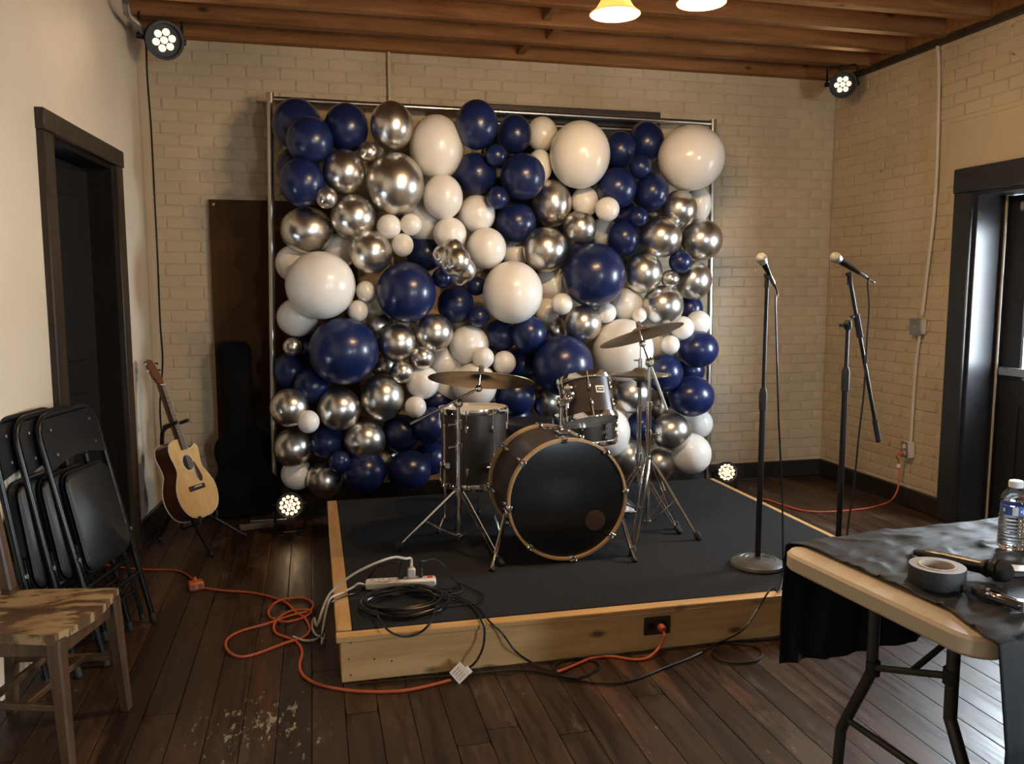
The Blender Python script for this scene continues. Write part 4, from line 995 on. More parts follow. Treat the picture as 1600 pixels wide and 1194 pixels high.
pg = [(.03, .36), (.055, .345), (.075, .30), (.09, .245), (.075, .215), (.05, .225), (.035, .26), (.042, .31)]
pg = [(sgn*p[0], p[1]) for p in pg]; pg = pg if sgn < 0 else pg
MB(G).prism([(p.x, p.y) for p in catmull([(a, b, 0) for a, b in pg], 3, True)], .0012, .0035).build('pickguard', M['rosewood'], gt)
MB(G).box((0, .185, .006), (.155, .032, .012), .004).build('bridge', M['rosewood'], gt)
MB(G).box((0, .190, .014), (.075, .005, .006)).build('saddle', M['paper'], gt)
MB(G).prism([(-.027, .43), (.027, .43), (.0215, .852), (-.0215, .852)], .004, .011).build('fretboard', M['rosewood'], gt)
MB(G).prism([(-.025, .46), (.025, .46), (.021, .86), (-.021, .86)], -.018, .004).build('neck', M['neckw'], gt)
MB(G).box((0, .855, .010), (.044, .006, .010), .001).build('nut', M['paper'], gt)
MB(G @ Matrix.Translation((0, .86, 0)) @ Matrix.Rotation(R(-12), 4, 'X')).prism([(-.022, 0), (.022, 0), (.036, .05), (.034, .165), (.012, .175), (-.012, .175), (-.034, .165), (-.036, .05)], -.012, .006).build('headstock', M['neckw'], gt)
for s_ in (-1, 1):
    for k in range(3):
        MB(G).rod((s_*.036, .91+.045*k, -.015), (s_*.056, .91+.045*k, -.018), .0075, n=10).build('tuning_peg', M['chrome'], gt)
for k in range(6):
    xx = -.016+.0064*k
    MB(G).rod((xx*1.6, .19, .018), (xx, .857, .0165), .0007, n=4).build('string', M['binding'], gt)
for k in range(1, 13):
    yy_ = .855-.648*(1-2**(-k/12)); MB(G).box((0, yy_, .0115), (.044, .0016, .0014)).build('fret', M['alu'], gt)
MB(G).rod((0, -.003, -.05), (0, -.016, -.05), .007, n=10).build('strap_button', M['rosewood'], gt)
# stand
gs_ = thing('guitar_stand', 'black tubular guitar stand with a padded neck yoke', 'guitar stand', (gb.x, gb.y+.15, 0))
pt = lambda a, b, c: G @ Vector((a, b, c))
back = pt(0, .30, -.17)
yk = pt(0, .62, -.045)
MB().tube(catmull([pt(-sgn*.055, .60, .06), pt(-sgn*.055, .60, 0), pt(-sgn*.045, .60, -.045), pt(sgn*.045, .60, -.045), pt(sgn*.055, .60, 0), pt(sgn*.055, .60, .06)], 5), .011, 10).build('neck_yoke', M['rubber'], gs_)
top = pt(0, .60, -.05)
bot = Vector((pt(0, .1, -.16).x, pt(0, .1, -.16).y, .28))
MB().tube(catmull([top, pt(-sgn*.02, .57, -.09), pt(0, .42, -.15), bot], 5), .012, 10).build('upright', M['black'], gs_)
dirs = (gn*1.0+gs*.55, gn*1.0-gs*.55, -gn)
for q in dirs:
    d_ = Vector((q.x, q.y, 0)).normalized(); e_ = Vector((bot.x, bot.y, 0))+d_*(.36 if q is not dirs[2] else .2)
    if e_.y > 5.72: e_.y = 5.72
    e_.x = max(e_.x, -.93); e_.z = .012
    MB().tube([bot, bot.lerp(e_, .6), e_], .010, 10).build('leg', M['black'], gs_)
    MB().sphere(e_+Vector((0, 0, .003)), .015, 12).build('rubber_foot', M['rubber'], gs_)
for s_ in (-1, 1):
    MB().tube([bot-Vector((0, 0, .02)), pt(s_*.09, -.03, -.12), pt(s_*.09, -.024, .01), pt(s_*.09, .012, .022)], .009, 10).build('cradle_arm', M['rubber'], gs_)
# case
cb_ = Z(385, 812, 0.0); cy0 = 5.60
hc = [(0, 0), (.12, .0), (.19, .03), (.225, .12), (.21, .22), (.165, .30), (.160, .36), (.175, .42), (.165, .49), (.125, .55), (.10, .62), (.098, .95), (.105, 1.08), (.085, 1.135), (.03, 1.15)]
ol = catmull([(a, b, 0) for a, b in hc], 3)
ol = [(p.x, p.y) for p in ol[1:]]; ol = ol+[(-a, b) for a, b in ol[::-1]]
cx0 = Y(384, 700, cy0).x
TC = Matrix.Translation((cx0, cy0+.02, .004)) @ Matrix.Rotation(R(90-4), 4, 'X') @ Matrix.Rotation(R(3), 4, 'Z')
gc = thing('guitar_case', 'black guitar case standing upright against the plywood sheet', 'guitar case', (cx0, cy0, 0))
MB(TC).prism(ol, -.06, .07, bev=.02, smooth=True).build('case_shell', M['case'], gc, 50)
MB(TC).tube([Vector((p[0], p[1], .012)) for p in ol], .004, 6, True).build('case_seam', M['black'], gc)
MB(TC).tube([(.232, .16, .01), (.26, .17, .01), (.262, .27, .01), (.205, .28, .01)], .009, 8).build('handle', M['rubber'], gc)

# ================================================================== folded metal chairs
def folding_chair():
    t = bpy.data.objects.new('folding_chair', None); COL.objects.link(t)
    W, H = .44, 1.02
    def arch(w, h, z0, y, r=.09): 
        pts_ = [(-w/2, y, z0), (-w/2, y, h-r)]
        pts_ += [(-w/2+r-r*math.cos(a), y, h-r+r*math.sin(a)) for a in [R(q) for q in (20, 45, 70)]]
        pts_ += [(-w/2+r, y, h), (w/2-r, y, h)]
        pts_ += [(w/2-r+r*math.cos(a), y, h-r+r*math.sin(a)) for a in [R(q) for q in (70, 45, 20)]]
        return pts_+[(w/2, y, h-r), (w/2, y, z0)]
    MB().tube(arch(W, H, .012, 0), .0125, 10).build('back_frame', M['chairm'], t)
    # rear leg frame, shorter and narrower, folded just behind
    MB().tube([(-W/2+.035, .026, .05), (-W/2+.035, .026, .66)], .0105, 8).build('rear_leg', M['chairm'], t)
    MB().tube([(W/2-.035, .026, .05), (W/2-.035, .026, .66)], .0105, 8).build('rear_leg', M['chairm'], t)
    # back panel with a curved lower edge
    n = 14; vs = []; 
    ol_ = [(-W/2+.008, H-.03), (-W/2+.008, H-.20)]
    ol_ += [(-W/2+.008+(W-.016)*i/n, H-.205+.030*math.sin(math.pi*i/n)-.01) for i in range(n+1)]
    ol_ += [(W/2-.008, H-.20), (W/2-.008, H-.07), (W/2-.05, H-.012), (-W/2+.05, H-.012), (-W/2+.01, H-.06)]
    MB(Matrix.Rotation(R(90), 4, 'X')).prism(ol_[1:], .004, .012).build('back_panel', M['chairm'], t)
    for xx, zz in ((-.15, H-.06), (.15, H-.06), (-.15, H-.16), (.15, H-.16)): MB().rod((xx, -.012, zz), (xx, -.0155, zz), .006, n=8).build('rivet', M['alu'], t)
    # seat: steel pan and vinyl cushion, rounded corners
    sw, s0_, s1_ = .365, .365, .785
    so = []
    for cx_, cz_, a0 in ((sw/2-.06, s1_-.06, 0), (-sw/2+.06, s1_-.06, 90), (-sw/2+.05, s0_+.05, 180), (sw/2-.05, s0_+.05, 270)):
        so += [(cx_+.055*math.cos(R(a0+q)), cz_+.055*math.sin(R(a0+q))) for q in (0, 22, 45, 68, 90)]
    MX = Matrix.Rotation(R(90), 4, 'X')
    MB(MX).prism(so, -.012, .008).build('seat_pan', M['chairm'], t)
    MB(MX).prism(off(so, .96), .008, .028, bev=.010, smooth=True).build('seat_cushion', M['cushion'], t, 60)
    for zz in (.31, .17): MB().rod((-W/2+.03, .026, zz), (W/2-.03, .026, zz), .0095, n=10).build('crossbar', M['chairm'], t)
    MB().rod((-W/2, 0, .24), (W/2, 0, .24), .0095, n=10).build('crossbar', M['chairm'], t)
    for s_ in (-1, 1):
        MB().box((s_*(W/2-.018), .012, .42), (.008, .05, .16), .003).build('hinge_bracket', M['chairm'], t)
        MB().rod((s_*(W/2), -.014, .44), (s_*(W/2), -.02, .44), .009, n=10).build('rivet', M['alu'], t)
        MB().lathe([(0, 0), (.016, 0), (.016, .03), (.013, .04), (0, .04)], 12, Matrix.Translation((s_*W/2, 0, 0))).build('foot_cap', M['rubber'], t)
        MB().lathe([(0, 0), (.014, 0), (.014, .03), (0, .03)], 12, Matrix.Translation((s_*(W/2-.035), .026, .03))).build('foot_cap', M['rubber'], t)
    return t
fc = folding_chair()
nn = Vector((.972, -.236, 0)); wd = Vector((.236, .972, 0))
for k, lab in enumerate(('black folding chair, the front one of three folded against the left wall', 'black folding chair, the middle one of three folded by the left wall', 'black folding chair, the rearmost of three folded right against the left wall')):
    t = fc if k == 0 else copy_tree(fc)
    an = R(13-2*k)
    u = (Vector((0, 0, 1))*math.cos(an)-nn*math.sin(an)).normalized()
    front = wd.cross(u)*1.0                       # outward normal of the chair
    yv = u.cross(wd)
    T = Matrix((wd, yv, u)).transposed().to_4x4()
    if T.to_3x3().determinant() < 0: T = Matrix((-wd, yv, u)).transposed().to_4x4()
    T.translation = Vector((-.788, 3.667, .004))-nn*.060*k+wd*(-.10*k)
    t.matrix_basis = T
    tag(t, lab, 'chair', 'folded chairs by the left wall')

# ================================================================== worn wooden chair, lower left
wc = thing('wooden_chair', 'worn wooden chair with a scooped scuffed seat at the lower left', 'chair', (-.92, 2.95, 0))
fx = Vector((.968, -.25, 0)); fy = Vector((.25, .968, 0))            # forward, and along the front edge away from the camera
org = Vector((-.735, 2.885, 0))                                      # middle of the front edge
WC = Matrix((fx, fy, (0, 0, 1))).transposed().to_4x4(); WC.translation = org
n, m_ = 20, 20; vs = []; fs = []
def edge(v): return .185+.012*math.cos(v*math.pi)
sw_ = []
for i in range(n+1):
    for j in range(m_+1):
        a = i/n; b = j/m_*2-1
        hw = .205-.025*(1-a)
        xx = -.40+.40*a+.018*(a > .999)*0; yy2 = b*hw
        xx += (.012*math.cos(b*math.pi*1.0))*a
        zz = .445-.020*math.exp(-((abs(b)-.45)/.30)**2)*math.sin(min(1, a*1.25+.08)*math.pi)-.010*(a**4)*math.exp(-((abs(b)-.5)/.28)**2)
        sw_.append((xx, yy2, zz))
q_ = (n+1)*(m_+1)
vs = sw_+[(p[0]*.99, p[1]*.985, .412) for p in sw_]
for i in range(n):
    for j in range(m_):
        k = i*(m_+1)+j; fs.append((k, k+1, k+m_+2, k+m_+1)); fs.append((q_+k, q_+k+m_+1, q_+k+m_+2, q_+k+1))
bnd = [i*(m_+1) for i in range(n+1)]+[n*(m_+1)+j for j in range(1, m_+1)]+[i*(m_+1)+m_ for i in range(n-1, -1, -1)]+[j for j in range(m_-1, 0, -1)]
for a, b in zip(bnd, bnd[1:]+bnd[:1]): fs.append((a, b, q_+b, q_+a))
MB(WC).add(vs, fs).build('seat', M['seatw'], wc, 40)
def leg(a, b, w0, w1, name='leg'):
    a, b = Vector(a), Vector(b); F_ = frame(a, b-a); L_ = (b-a).length
    vs_ = [(s*w0/2, t_*w0/2, 0) for s, t_ in ((-1, -1), (1, -1), (1, 1), (-1, 1))]+[(s*w1/2, t_*w1/2, L_) for s, t_ in ((-1, -1), (1, -1), (1, 1), (-1, 1))]
    b_ = MB(WC @ F_); c_ = .16
    r8 = lambda w: [(w/2*(1-2*c_*0)*x_, w/2*y_) for x_, y_ in ((1, -.7), (1, .7), (.7, 1), (-.7, 1), (-1, .7), (-1, -.7), (-.7, -1), (.7, -1))]
    o0, o1 = r8(w0), r8(w1)
    b_.add([(p[0], p[1], 0) for p in o0]+[(p[0], p[1], L_) for p in o1], [(i, (i+1) % 8, 8+(i+1) % 8, 8+i) for i in range(8)]+[tuple(range(8))[::-1], tuple(range(8, 16))], False)
    return b_.build(name, M['oak'], wc)
for s_ in (-1, 1):
    leg((.0, s_*.188, .001), (-.025, s_*.172, .42), .034, .048)
    leg((-.40, s_*.165, .001), (-.372, s_*.158, .46), .034, .044)
    leg((-.372, s_*.158, .42), (-.44, s_*.165, .88), .044, .034, 'back_post')
    MB(WC).box((-.20, s_*.160, .385), (.33, .022, .055), .004).build('side_apron', M['oak'], wc)
    leg((-.02, s_*.18, .20), (-.39, s_*.16, .20), .022, .022, 'side_stretcher')
MB(WC).box((-.028, 0, .385), (.022, .32, .055), .004).build('front_apron', M['oak'], wc)
leg((-.14, -.17, .20), (-.14, .17, .20), .022, .022, 'cross_stretcher')
leg((-.27, -.165, .20), (-.27, .165, .20), .022, .022, 'cross_stretcher')
MB(WC).box((-.437, 0, .82), (.022, .30, .09), .006).build('top_rail', M['oak'], wc)
MB(WC).box((-.405, 0, .62), (.018, .30, .05), .005).build('back_rail', M['oak'], wc)

# ================================================================== table with black cloth
TA = Vector((1.305, 2.12, 0)); tu = Vector((.9954, .096, 0)); tv = Vector((.096, -.9954, 0))
TM = Matrix((tu, -tv, (0, 0, 1))).transposed().to_4x4(); TM.translation = TA        # local x along the table, y = away from the camera (0 .. -.76)
TL, TWD, TZ = 1.83, .70, .74
tb = thing('folding_table', 'long tan plastic folding table with dark bent legs at the lower right', 'table', TA+tu*.9+tv*.38)
def rrect(x0, y0, x1, y1, r, k=6):
    o_ = []
    for cx_, cy_, a0 in ((x1-r, y1-r, 0), (x0+r, y1-r, 90), (x0+r, y0+r, 180), (x1-r, y0+r, 270)):
        o_ += [(cx_+r*math.cos(R(a0+90*i/k)), cy_+r*math.sin(R(a0+90*i/k))) for i in range(k+1)]
    return o_
MB(TM).prism(rrect(0, -TWD, TL, 0, .075), TZ-.05, TZ, bev=.008, smooth=True).build('tabletop', M['tabletop'], tb, 30)
MB(TM).prism(rrect(.035, -TWD+.035, TL-.035, -.035, .06), TZ-.064, TZ-.048).build('underside_panel', M['tabletop'], tb)
for ux in (.185, 1.62):
    for s_, v0 in ((1, .20), (-1, .47)):
        v1 = v0-s_*.11
        P = [(ux, -v0, TZ-.06), (ux, -v0, .44), (ux, -(v0-s_*.01), .40), (ux, -(v1+s_*.012), .215), (ux, -v1, .17), (ux, -(v1-s_*.01), .015)]
        MB(TM).tube(catmull(P, 5), .016, 12).build('leg', M['tleg'], tb)
        MB(TM).rod((ux, -(v1-s_*.01), .0), (ux, -(v1-s_*.01), .03), .017, n=12).build('foot_cap', M['rubber'], tb)
    MB(TM).rod((ux, -.205, .435), (ux, -.465, .53), .0095).build('leg_crossbar', M['tleg'], tb)
    MB(TM).rod((ux, -.11, .235), (ux, -.555, .235), .0105).build('leg_crossbar', M['tleg'], tb)
    for v_, z_ in ((.205, .435), (.465, .53)): MB(TM).rod((ux, -v_, z_-.02), (ux, -v_, z_+.02), .0195).build('leg_clamp', M['rubber'], tb)
    e_ = 1 if ux < 1 else -1
    MB(TM).rod((ux+e_*.01, -.335, .485), (ux+e_*.36, -.335, TZ-.065), .0085).build('leg_brace', M['tleg'], tb)
    MB(TM).box((ux, -.335, TZ-.072), (.05, .50, .014), .004).build('hinge_plate', M['tleg'], tb)
# cloth: one sheet hanging down the far side, over the top and down the near side
def cloth_pt(u, s):                        # s runs from the far hem to the near hem
    far, near = .375+.015*math.sin(u*5), .66
    r_ = .012; zt_ = TZ+.004
    if s < far: y_, z_ = .012, zt_-(far-s)
    elif s < far+TWD+.024: y_, z_ = .012-(s-far), zt_
    else: y_, z_ = -TWD-.012, zt_-(s-far-TWD-.024)
    return y_, z_
NU, NV = 170, 180
LEN = .375+TWD+.024+.66
vs = []; fs = []
rc = random.Random(3)
ph = [rc.uniform(0, 6.28) for _ in range(12)]
for i in range(NU+1):
    uu = i/NU
    for j in range(NV+1):
        s = LEN*j/NV
        vtop = s-.375                                     # distance across the top from the far edge
        u0 = .075 if vtop > .05 else .03
        k_ = min(max((vtop-.0)/.10, 0), 1); k2 = min(max((TWD-vtop)/.12, 0), 1)
        u0 = .045+.036*min(1, max(0, vtop)/.04)
        if vtop > TWD-.14: u0 = .081-.054*min(1, (vtop-TWD+.14)/.14)
        u_ = u0+(1.80-u0)*uu
        y_, z_ = cloth_pt(u_, s)
        wob = .0028*math.sin(u_*38+vtop*14+ph[0])+.0022*math.sin(u_*17-vtop*33+ph[1])+.0016*math.sin(u_*71+vtop*9+ph[2])+.0012*math.sin(vtop*80+u_*22+ph[3])
        if 0 <= vtop <= TWD+.024:
            q3 = Vector((u_*2.2, vtop*9, 0)); rg = 1-abs(noise.noise(q3)*2); r2 = 1-abs(noise.noise(Vector((u_*7+5, vtop*13, 3)))*2)
            z_ += max(0, wob*.35+.0012+.0075*max(0, rg)**4+.0045*max(0, r2)**5)
        else:
            drop = (-vtop if vtop < 0 else vtop-TWD)
            a_ = min(1, drop/.25)
            fold = .018*math.sin(u_*21+ph[4]+drop*1.5)+.010*math.sin(u_*47+ph[5])
            y_ += (1 if vtop < 0 else -1)*(abs(fold)*a_+.004+.03*a_*(0 if vtop < 0 else 1))
        vs.append((u_, y_, z_))
for i in range(NU):
    for j in range(NV):
        k = i*(NV+1)+j; fs.append((k, k+1, k+NV+2, k+NV+1))
tc2 = MB(TM).add(vs, fs).build('tablecloth', M['cloth'], None, 60, label='wrinkled black cloth draped over the folding table', cat='tablecloth')
sm = tc2.modifiers.new('thickness', 'SOLIDIFY'); sm.thickness = .0022; sm.offset = 1
TT_ = TZ+.0115                                            # top of the cloth
def tp_(u, v, z=0): return TM @ Vector((u, -v, TT_+z))
# gaffer tape
c = Z(1463, 912, TT_); 
tr = thing('tape_roll', 'roll of black tape lying flat on the tablecloth', 'tape', c)
r_o = 41*depth(c)/FPX
MB(Matrix.Translation(c)).lathe([(r_o*.66, .001), (r_o*.99, 0), (r_o, .002), (r_o, .046), (r_o*.99, .048), (r_o*.985, .0475), (r_o*.66, .0475), (r_o*.66, .001)], 56).build('tape', M['tape'], tr)
MB(Matrix.Translation(c)).lathe([(r_o*.68, .0476), (r_o*.985, .0476), (r_o*.985, .0485), (r_o*.68, .0485), (r_o*.68, .0476)], 56).build('tape_side', M['tapeside'], tr)
MB(Matrix.Translation(c)).lathe([(r_o*.60, 0), (r_o*.665, 0), (r_o*.665, .05), (r_o*.60, .05), (r_o*.60, 0)], 56).build('cardboard_core', M['core'], tr)
# handheld microphone lying on the cloth
a = Z(1436, 864, TT_+.022); b = Z(1566, 893, TT_+.034)
T3 = mic('wireless_microphone', 'black handheld microphone lying on the table behind the tape roll', a.lerp(b, .08), b, .0165, 'grilleb', straight=True)
wl3 = T3 @ Vector((0, 0, -.03))
MB().tube(catmull([wl3, Z(1432, 860, TT_+.010), Z(1426, 866, TT_+.006), Z(1432, 876, TT_+.006), Z(1450, 884, TT_+.006), Z(1470, 884, TT_+.006)], 6), .0045, 8).build('lanyard', M['rubber'], bpy.data.objects['wireless_microphone'])
# chrome tool and flat device
a = Z(1521, 921, TT_+.012); b = Z(1600, 948, TT_+.012); d_ = (b-a); L_ = d_.length
tl = thing('chrome_tool', 'small shiny chrome hand tool lying right of the tape roll', 'tool', a.lerp(b, .5)-Vector((0, 0, .012)))
TO = frame(a, Vector((0, 0, 1)), d_)
MB(TO).prism([(0, -.010), (.012, -.016), (.030, -.016), (.036, -.011), (.036, .011), (.030, .016), (.012, .016), (0, .010)], -.011, .013, bev=.003).build('tool_head', M['chrome'], tl)
MB(TO).box((.034+(L_-.034)/2, 0, 0), (L_-.034, .026, .022), .006).build('handle', M['chrome'], tl)
MB(TO).box((.034+(L_-.034)/2, 0, .0095), ((L_-.05), .010, .003), .001).build('handle_inlay', M['steel'], tl)
MB(TO).rod((L_-.006, 0, -.012), (L_-.006, 0, .013), .010, n=14).build('end_pivot', M['steel'], tl)
c = Z(1602, 893, TT_+.009)
dv = thing('flat_device', 'flat silver device at the right edge of the picture on the table', 'device', c-Vector((0, 0, .009)))
TD = frame(c, (0, 0, 1), (.9, -.45, 0))
MB(TD).prism(rrect(-.05, -.03, .06, .03, .008), -.009, .007, bev=.003).build('device_body', M['steel'], dv)
MB(TD).prism(rrect(-.043, -.024, .053, .024, .006), .007, .0085).build('device_face', M['cap'], dv)
for q in (-.02, -.005, .01): MB(TD).box((-.0505+.001, q, -.001), (.004, .006, .005), .001).build('port', M['blackm'], dv)
# water bottle
c = Z(1581, 856, TT_)
wb_ = thing('water_bottle', 'clear plastic water bottle with blue label standing on the table', 'bottle', c)
rb_ = 21.0*depth(c)/FPX; hb_ = Y(1588, 751, c.y).z-c.z
pr = [(0, .004), (rb_*.6, .002), (rb_*.9, 0), (rb_, hb_*.03)]
for k in range(9):
    z_ = hb_*(.06+.05*k); pr += [(rb_*.955, z_), (rb_, z_+hb_*.018), (rb_, z_+hb_*.032), (rb_*.955, z_+hb_*.048)]
pr += [(rb_*.90, hb_*.515), (rb_*.90, hb_*.65), (rb_*.97, hb_*.66), (rb_*.98, hb_*.70), (rb_*.85, hb_*.79), (rb_*.55, hb_*.87), (rb_*.43, hb_*.90), (rb_*.43, hb_*.93), (0, hb_*.93)]
MB(Matrix.Translation(c)).lathe(pr, 40).build('bottle_body', M['pet'], wb_)
lb = MB(Matrix.Translation(c)).lathe([(rb_*.905, hb_*.52), (rb_*.935, hb_*.52), (rb_*.935, hb_*.645), (rb_*.905, hb_*.645), (rb_*.905, hb_*.52)], 40).build('label', M['label'], wb_)
vdir = Vector((-c.x, -c.y, 0)).normalized(); fa = math.atan2(vdir.y, vdir.x)
for da, w_, h0, h1 in ((.08, .20, .522, .643), (-.75, .10, .56, .61), (.75, .12, .55, .62), (.5, .06, .57, .60)):
    vs = []; 
    for k in range(5):
        an = fa+da+w_*(k/4-.5)*2
        for z_ in (h0, h1): vs.append((rb_*.945*math.cos(an), rb_*.945*math.sin(an), hb_*z_))
    MB(Matrix.Translation(c)).add(vs, [(2*k, 2*k+2, 2*k+3, 2*k+1) for k in range(4)]).build('label_print', M['labelw'], lb)
MB(Matrix.Translation(c)).lathe([(rb_*.43, hb_*.905), (rb_*.49, hb_*.905), (rb_*.50, hb_*.985), (rb_*.44, hb_), (0, hb_), (0, hb_*.985), (rb_*.43, hb_*.97), (rb_*.43, hb_*.905)], 28).build('bottle_cap', M['cap'], wb_)

# ================================================================== power strip, cords
sa, sb = Z(571, 914, SZ+.02), Z(681, 908, SZ+.02)
sd_ = (sb-sa); SL = sd_.length; PS = frame(sa.lerp(sb, .5), (0, 0, 1), sd_); PS.translation.z = SZ+.001
ps = thing('power_strip', 'ivory power strip with red switch lying on the stage carpet', 'power strip', PS.translation)
MB(PS).box((0, 0, .020), (SL, .058, .036), .008).build('strip_body', M['cream'], ps)
for k in range(6):
    so_ = MB(PS).box((-SL*.40+k*SL*.135, 0, .0385), (.026, .034, .003), .001).build('socket', M['cordw'], ps)
    for q in (-.006, .006): MB(PS).box((-SL*.40+k*SL*.135+q, 0, .0402), (.0025, .009, .001)).build('slot', M['blackm'], so_)
MB(PS).box((SL*.42, 0, .0395), (.024, .016, .008), .002).build('switch', M['red'], ps)
def plug(name, k, m, label, h, w):
    c = PS @ Vector((-SL*.40+k*SL*.135, 0, .041))
    t = thing(name, label, 'plug', c, None)
    MB(Matrix.Translation(c)).box((0, 0, h/2), (w, .03, h), .006).build('plug_body', M[m], t)
    MB(Matrix.Translation(c)).lathe([(.008, h-.002), (.0065, h+.02), (.005, h+.022), (0, h+.022)], 10).build('strain_relief', M[m], t)
    return c+Vector((0, 0, h+.02))
k1 = plug('cord_plug', 3, 'rubber', 'black plug in the power strip left of the white plug', .022, .026)
k2 = plug('cord_plug', 4.1, 'cordw', 'chunky white plug standing in the power strip', .045, .034)
k3 = plug('cord_plug', 5.1, 'rubber', 'black plug in the power strip beside the red switch', .02, .018)
def cord(pts_, r, m, label, name='power_lead', n=6, cat='cord', seg=6):
    return MB().tube(catmull(pts_, seg), r, n).build(name, M[m], None, label=label, cat=cat)
e = .006
EA, EB = Vector((.046, 3.535, .199)), Vector((.044, 3.47, .1985))
cord([k2, k2+Vector((-.002, 0, .022)), Y(633, 873, 3.50), Y(616, 871, 3.49), Y(590, 879, 3.47), Y(560, 893, 3.50), Y(540, 906, 3.53), EA, EA+Vector((-.030, -.025, -.04)), EA+Vector((-.065, -.06, -.12)), Z(491, 966, .010), Z(488, 980, .007), Z(494, 992, .007), Z(508, 996, .007)], .0055, 'cordw', 'white cord arching from the white plug over the left stage edge', seg=8)
cord([sa, Y(560, 912, sa.y), Vector((.14, 3.555, .205)), Vector((.09, 3.51, .2)), EB, EB+Vector((-.018, -.012, -.03)), EB+Vector((-.035, -.03, -.10)), EB+Vector((-.045, -.07, -.17)), Z(506, 990, .007), Z(494, 999, .007), Z(476, 1001, .007), Z(458, 995, .007)], .005, 'cordw', 'white supply cord leaving the left end of the power strip', seg=8)
cord([k1, k1+Vector((0, 0, .035)), Y(622, 880, 3.52), Y(608, 878, 3.52), Y(588, 888, 3.55), Z(575, 905, SZ+.008), Z(560, 925, SZ+.008), Z(545, 930, SZ+.008), Vector((.045, 3.42, .197)), Vector((.03, 3.41, .16)), Vector((.0, 3.40, .06)), Z(500, 975, .012), Z(488, 960, .010), Z(500, 945, .008)], .0035, 'cordb', 'thin black cord running from the left black plug over the stage side')
cord([k3, k3+Vector((0, 0, .03)), Y(666, 876, 3.54), Y(680, 874, 3.55), Y(695, 885, 3.55), Z(712, 908, SZ+.02), Z(735, 918, SZ+.006), Z(755, 930, SZ+.006), Z(748, 942, SZ+.006), Z(720, 945, SZ+.006), Z(690, 948, SZ+.008)], .0032, 'cordb', 'thin black cord curling right from the plug beside the red switch')
# coil of black cable
cc_ = Z(632, 944, SZ+.01)
P = []
rc = random.Random(11)
for k in range(9):
    rx_ = rc.uniform(.135, .182); ry_ = rx_*rc.uniform(.72, .9); ox, oy = rc.uniform(-.018, .018), rc.uniform(-.015, .02)
    for j in range(10):
        a = 2*math.pi*(j+.35*k)/10
        P.append(Vector((cc_.x+ox+rx_*math.cos(a), max(cc_.y+oy+ry_*math.sin(a), 3.135), SZ+.008+.0042*k+.004*math.sin(3*a+k))))
P += [Z(700, 920, SZ+.03), Z(715, 912, SZ+.012), Z(722, 924, SZ+.010), Z(700, 930, SZ+.02)]
cord(P, .0044, 'cordb', 'coiled black cable lying on the front left corner of the stage', 'cable_coil', 6, 'cable', 4)
LP = []
for k in range(17):
    an = math.pi*k/16; ux, uy = 634-47*math.cos(an), 942+53*math.sin(an)
    LP.append(Z(ux, uy, SZ+.012+.02*abs(math.cos(an))) if uy < 984 else Y(ux, uy, 3.05))
cord(LP, .0044, 'cordb', 'loop of black cable drooping over the front stage edge below the coil', 'cable_loop', 6, 'cable', 3)
# black cable with paper tag
tg = Z(717, 1050, .03)
cord([Z(690, 930, SZ+.03), Z(715, 935, SZ+.012), Z(740, 950, SZ+.008), Vector((Y(753, 965, 3.06).x, 3.055, .20)), Y(757, 985, 3.03), Y(755, 1010, 3.02), Y(745, 1032, 3.0), Vector((tg.x+.04, tg.y+.02, .03)), tg+Vector((.02, .005, .004))], .0044, 'cordb', 'black cable dropping from the coil down to the paper tag', 'black_cable')
pt_ = thing('paper_tag', 'square white printed tag on a cord in front of the stage', 'tag', (tg.x, tg.y, 0))
TG = Matrix.Translation(Vector((tg.x, tg.y-.02, .035))) @ Matrix.Rotation(R(62), 4, 'X') @ Matrix.Rotation(R(38), 4, 'Z')
MB(TG).box((0, 0, 0), (.058, .058, .0012), .0004).build('tag_card', M['paper'], pt_)
MB(TG).box((.032, -.016, -.003), (.016, .03, .002), .0004).build('tag_flap', M['cap'], pt_)
for k in range(4): MB(TG).box((-.004, .017-.011*k, .0009), (.036-.006*(k % 2), .0022, .0006)).build('print_line', M['felt'], pt_)
# long black cable from the left microphone across the floor
tl1 = T1 @ Vector((0, 0, -.085))
cord([tl1, tl1+Vector((.004, 0, -.03)), Y(1212, 470, 3.36), Y(1214, 560, 3.36), Y(1217, 660, 3.37), Y(1222, 770, 3.38), Vector((Y(1224, 850, 3.3).x, 3.30, .28)), Z(1224, 893, SZ+.006), Vector((Y(1218, 905, 3.09).x, 3.09, .197)), Y(1205, 920, 3.052), Y(1185, 950, 3.03), Y(1160, 985, 2.99), Z(1125, 1004, .007), Z(1085, 1025, .006), Z(1040, 1043, .006), Z(985, 1064, .006), Z(940, 1068, .006), Z(890, 1061, .006), Z(840, 1050, .006), Z(790, 1048, .006), Z(730, 1054, .006), Z(640, 1062, .006), Z(560, 1070, .006)], .0042, 'cordb', 'long black cable hanging from the left microphone and lying along the stage front', 'microphone_cable', 6, 'cable', 8)
cord([Z(1120, 1010, .014), Z(1112, 1018, .007), Z(1120, 1030, .006), Z(1150, 1036, .006), Z(1180, 1033, .006), Z(1191, 1022, .006), Z(1178, 1010, .006), Z(1150, 1006, .006), Z(1140, 1003, .006), Z(1180, 1001, .006), Z(1240, 996, .006)], .0042, 'cordb', 'single loop of black cable on the floor below the right stage front', 'cable_loop', 6, 'cable')
tl2 = T2 @ Vector((0, 0, -.085))
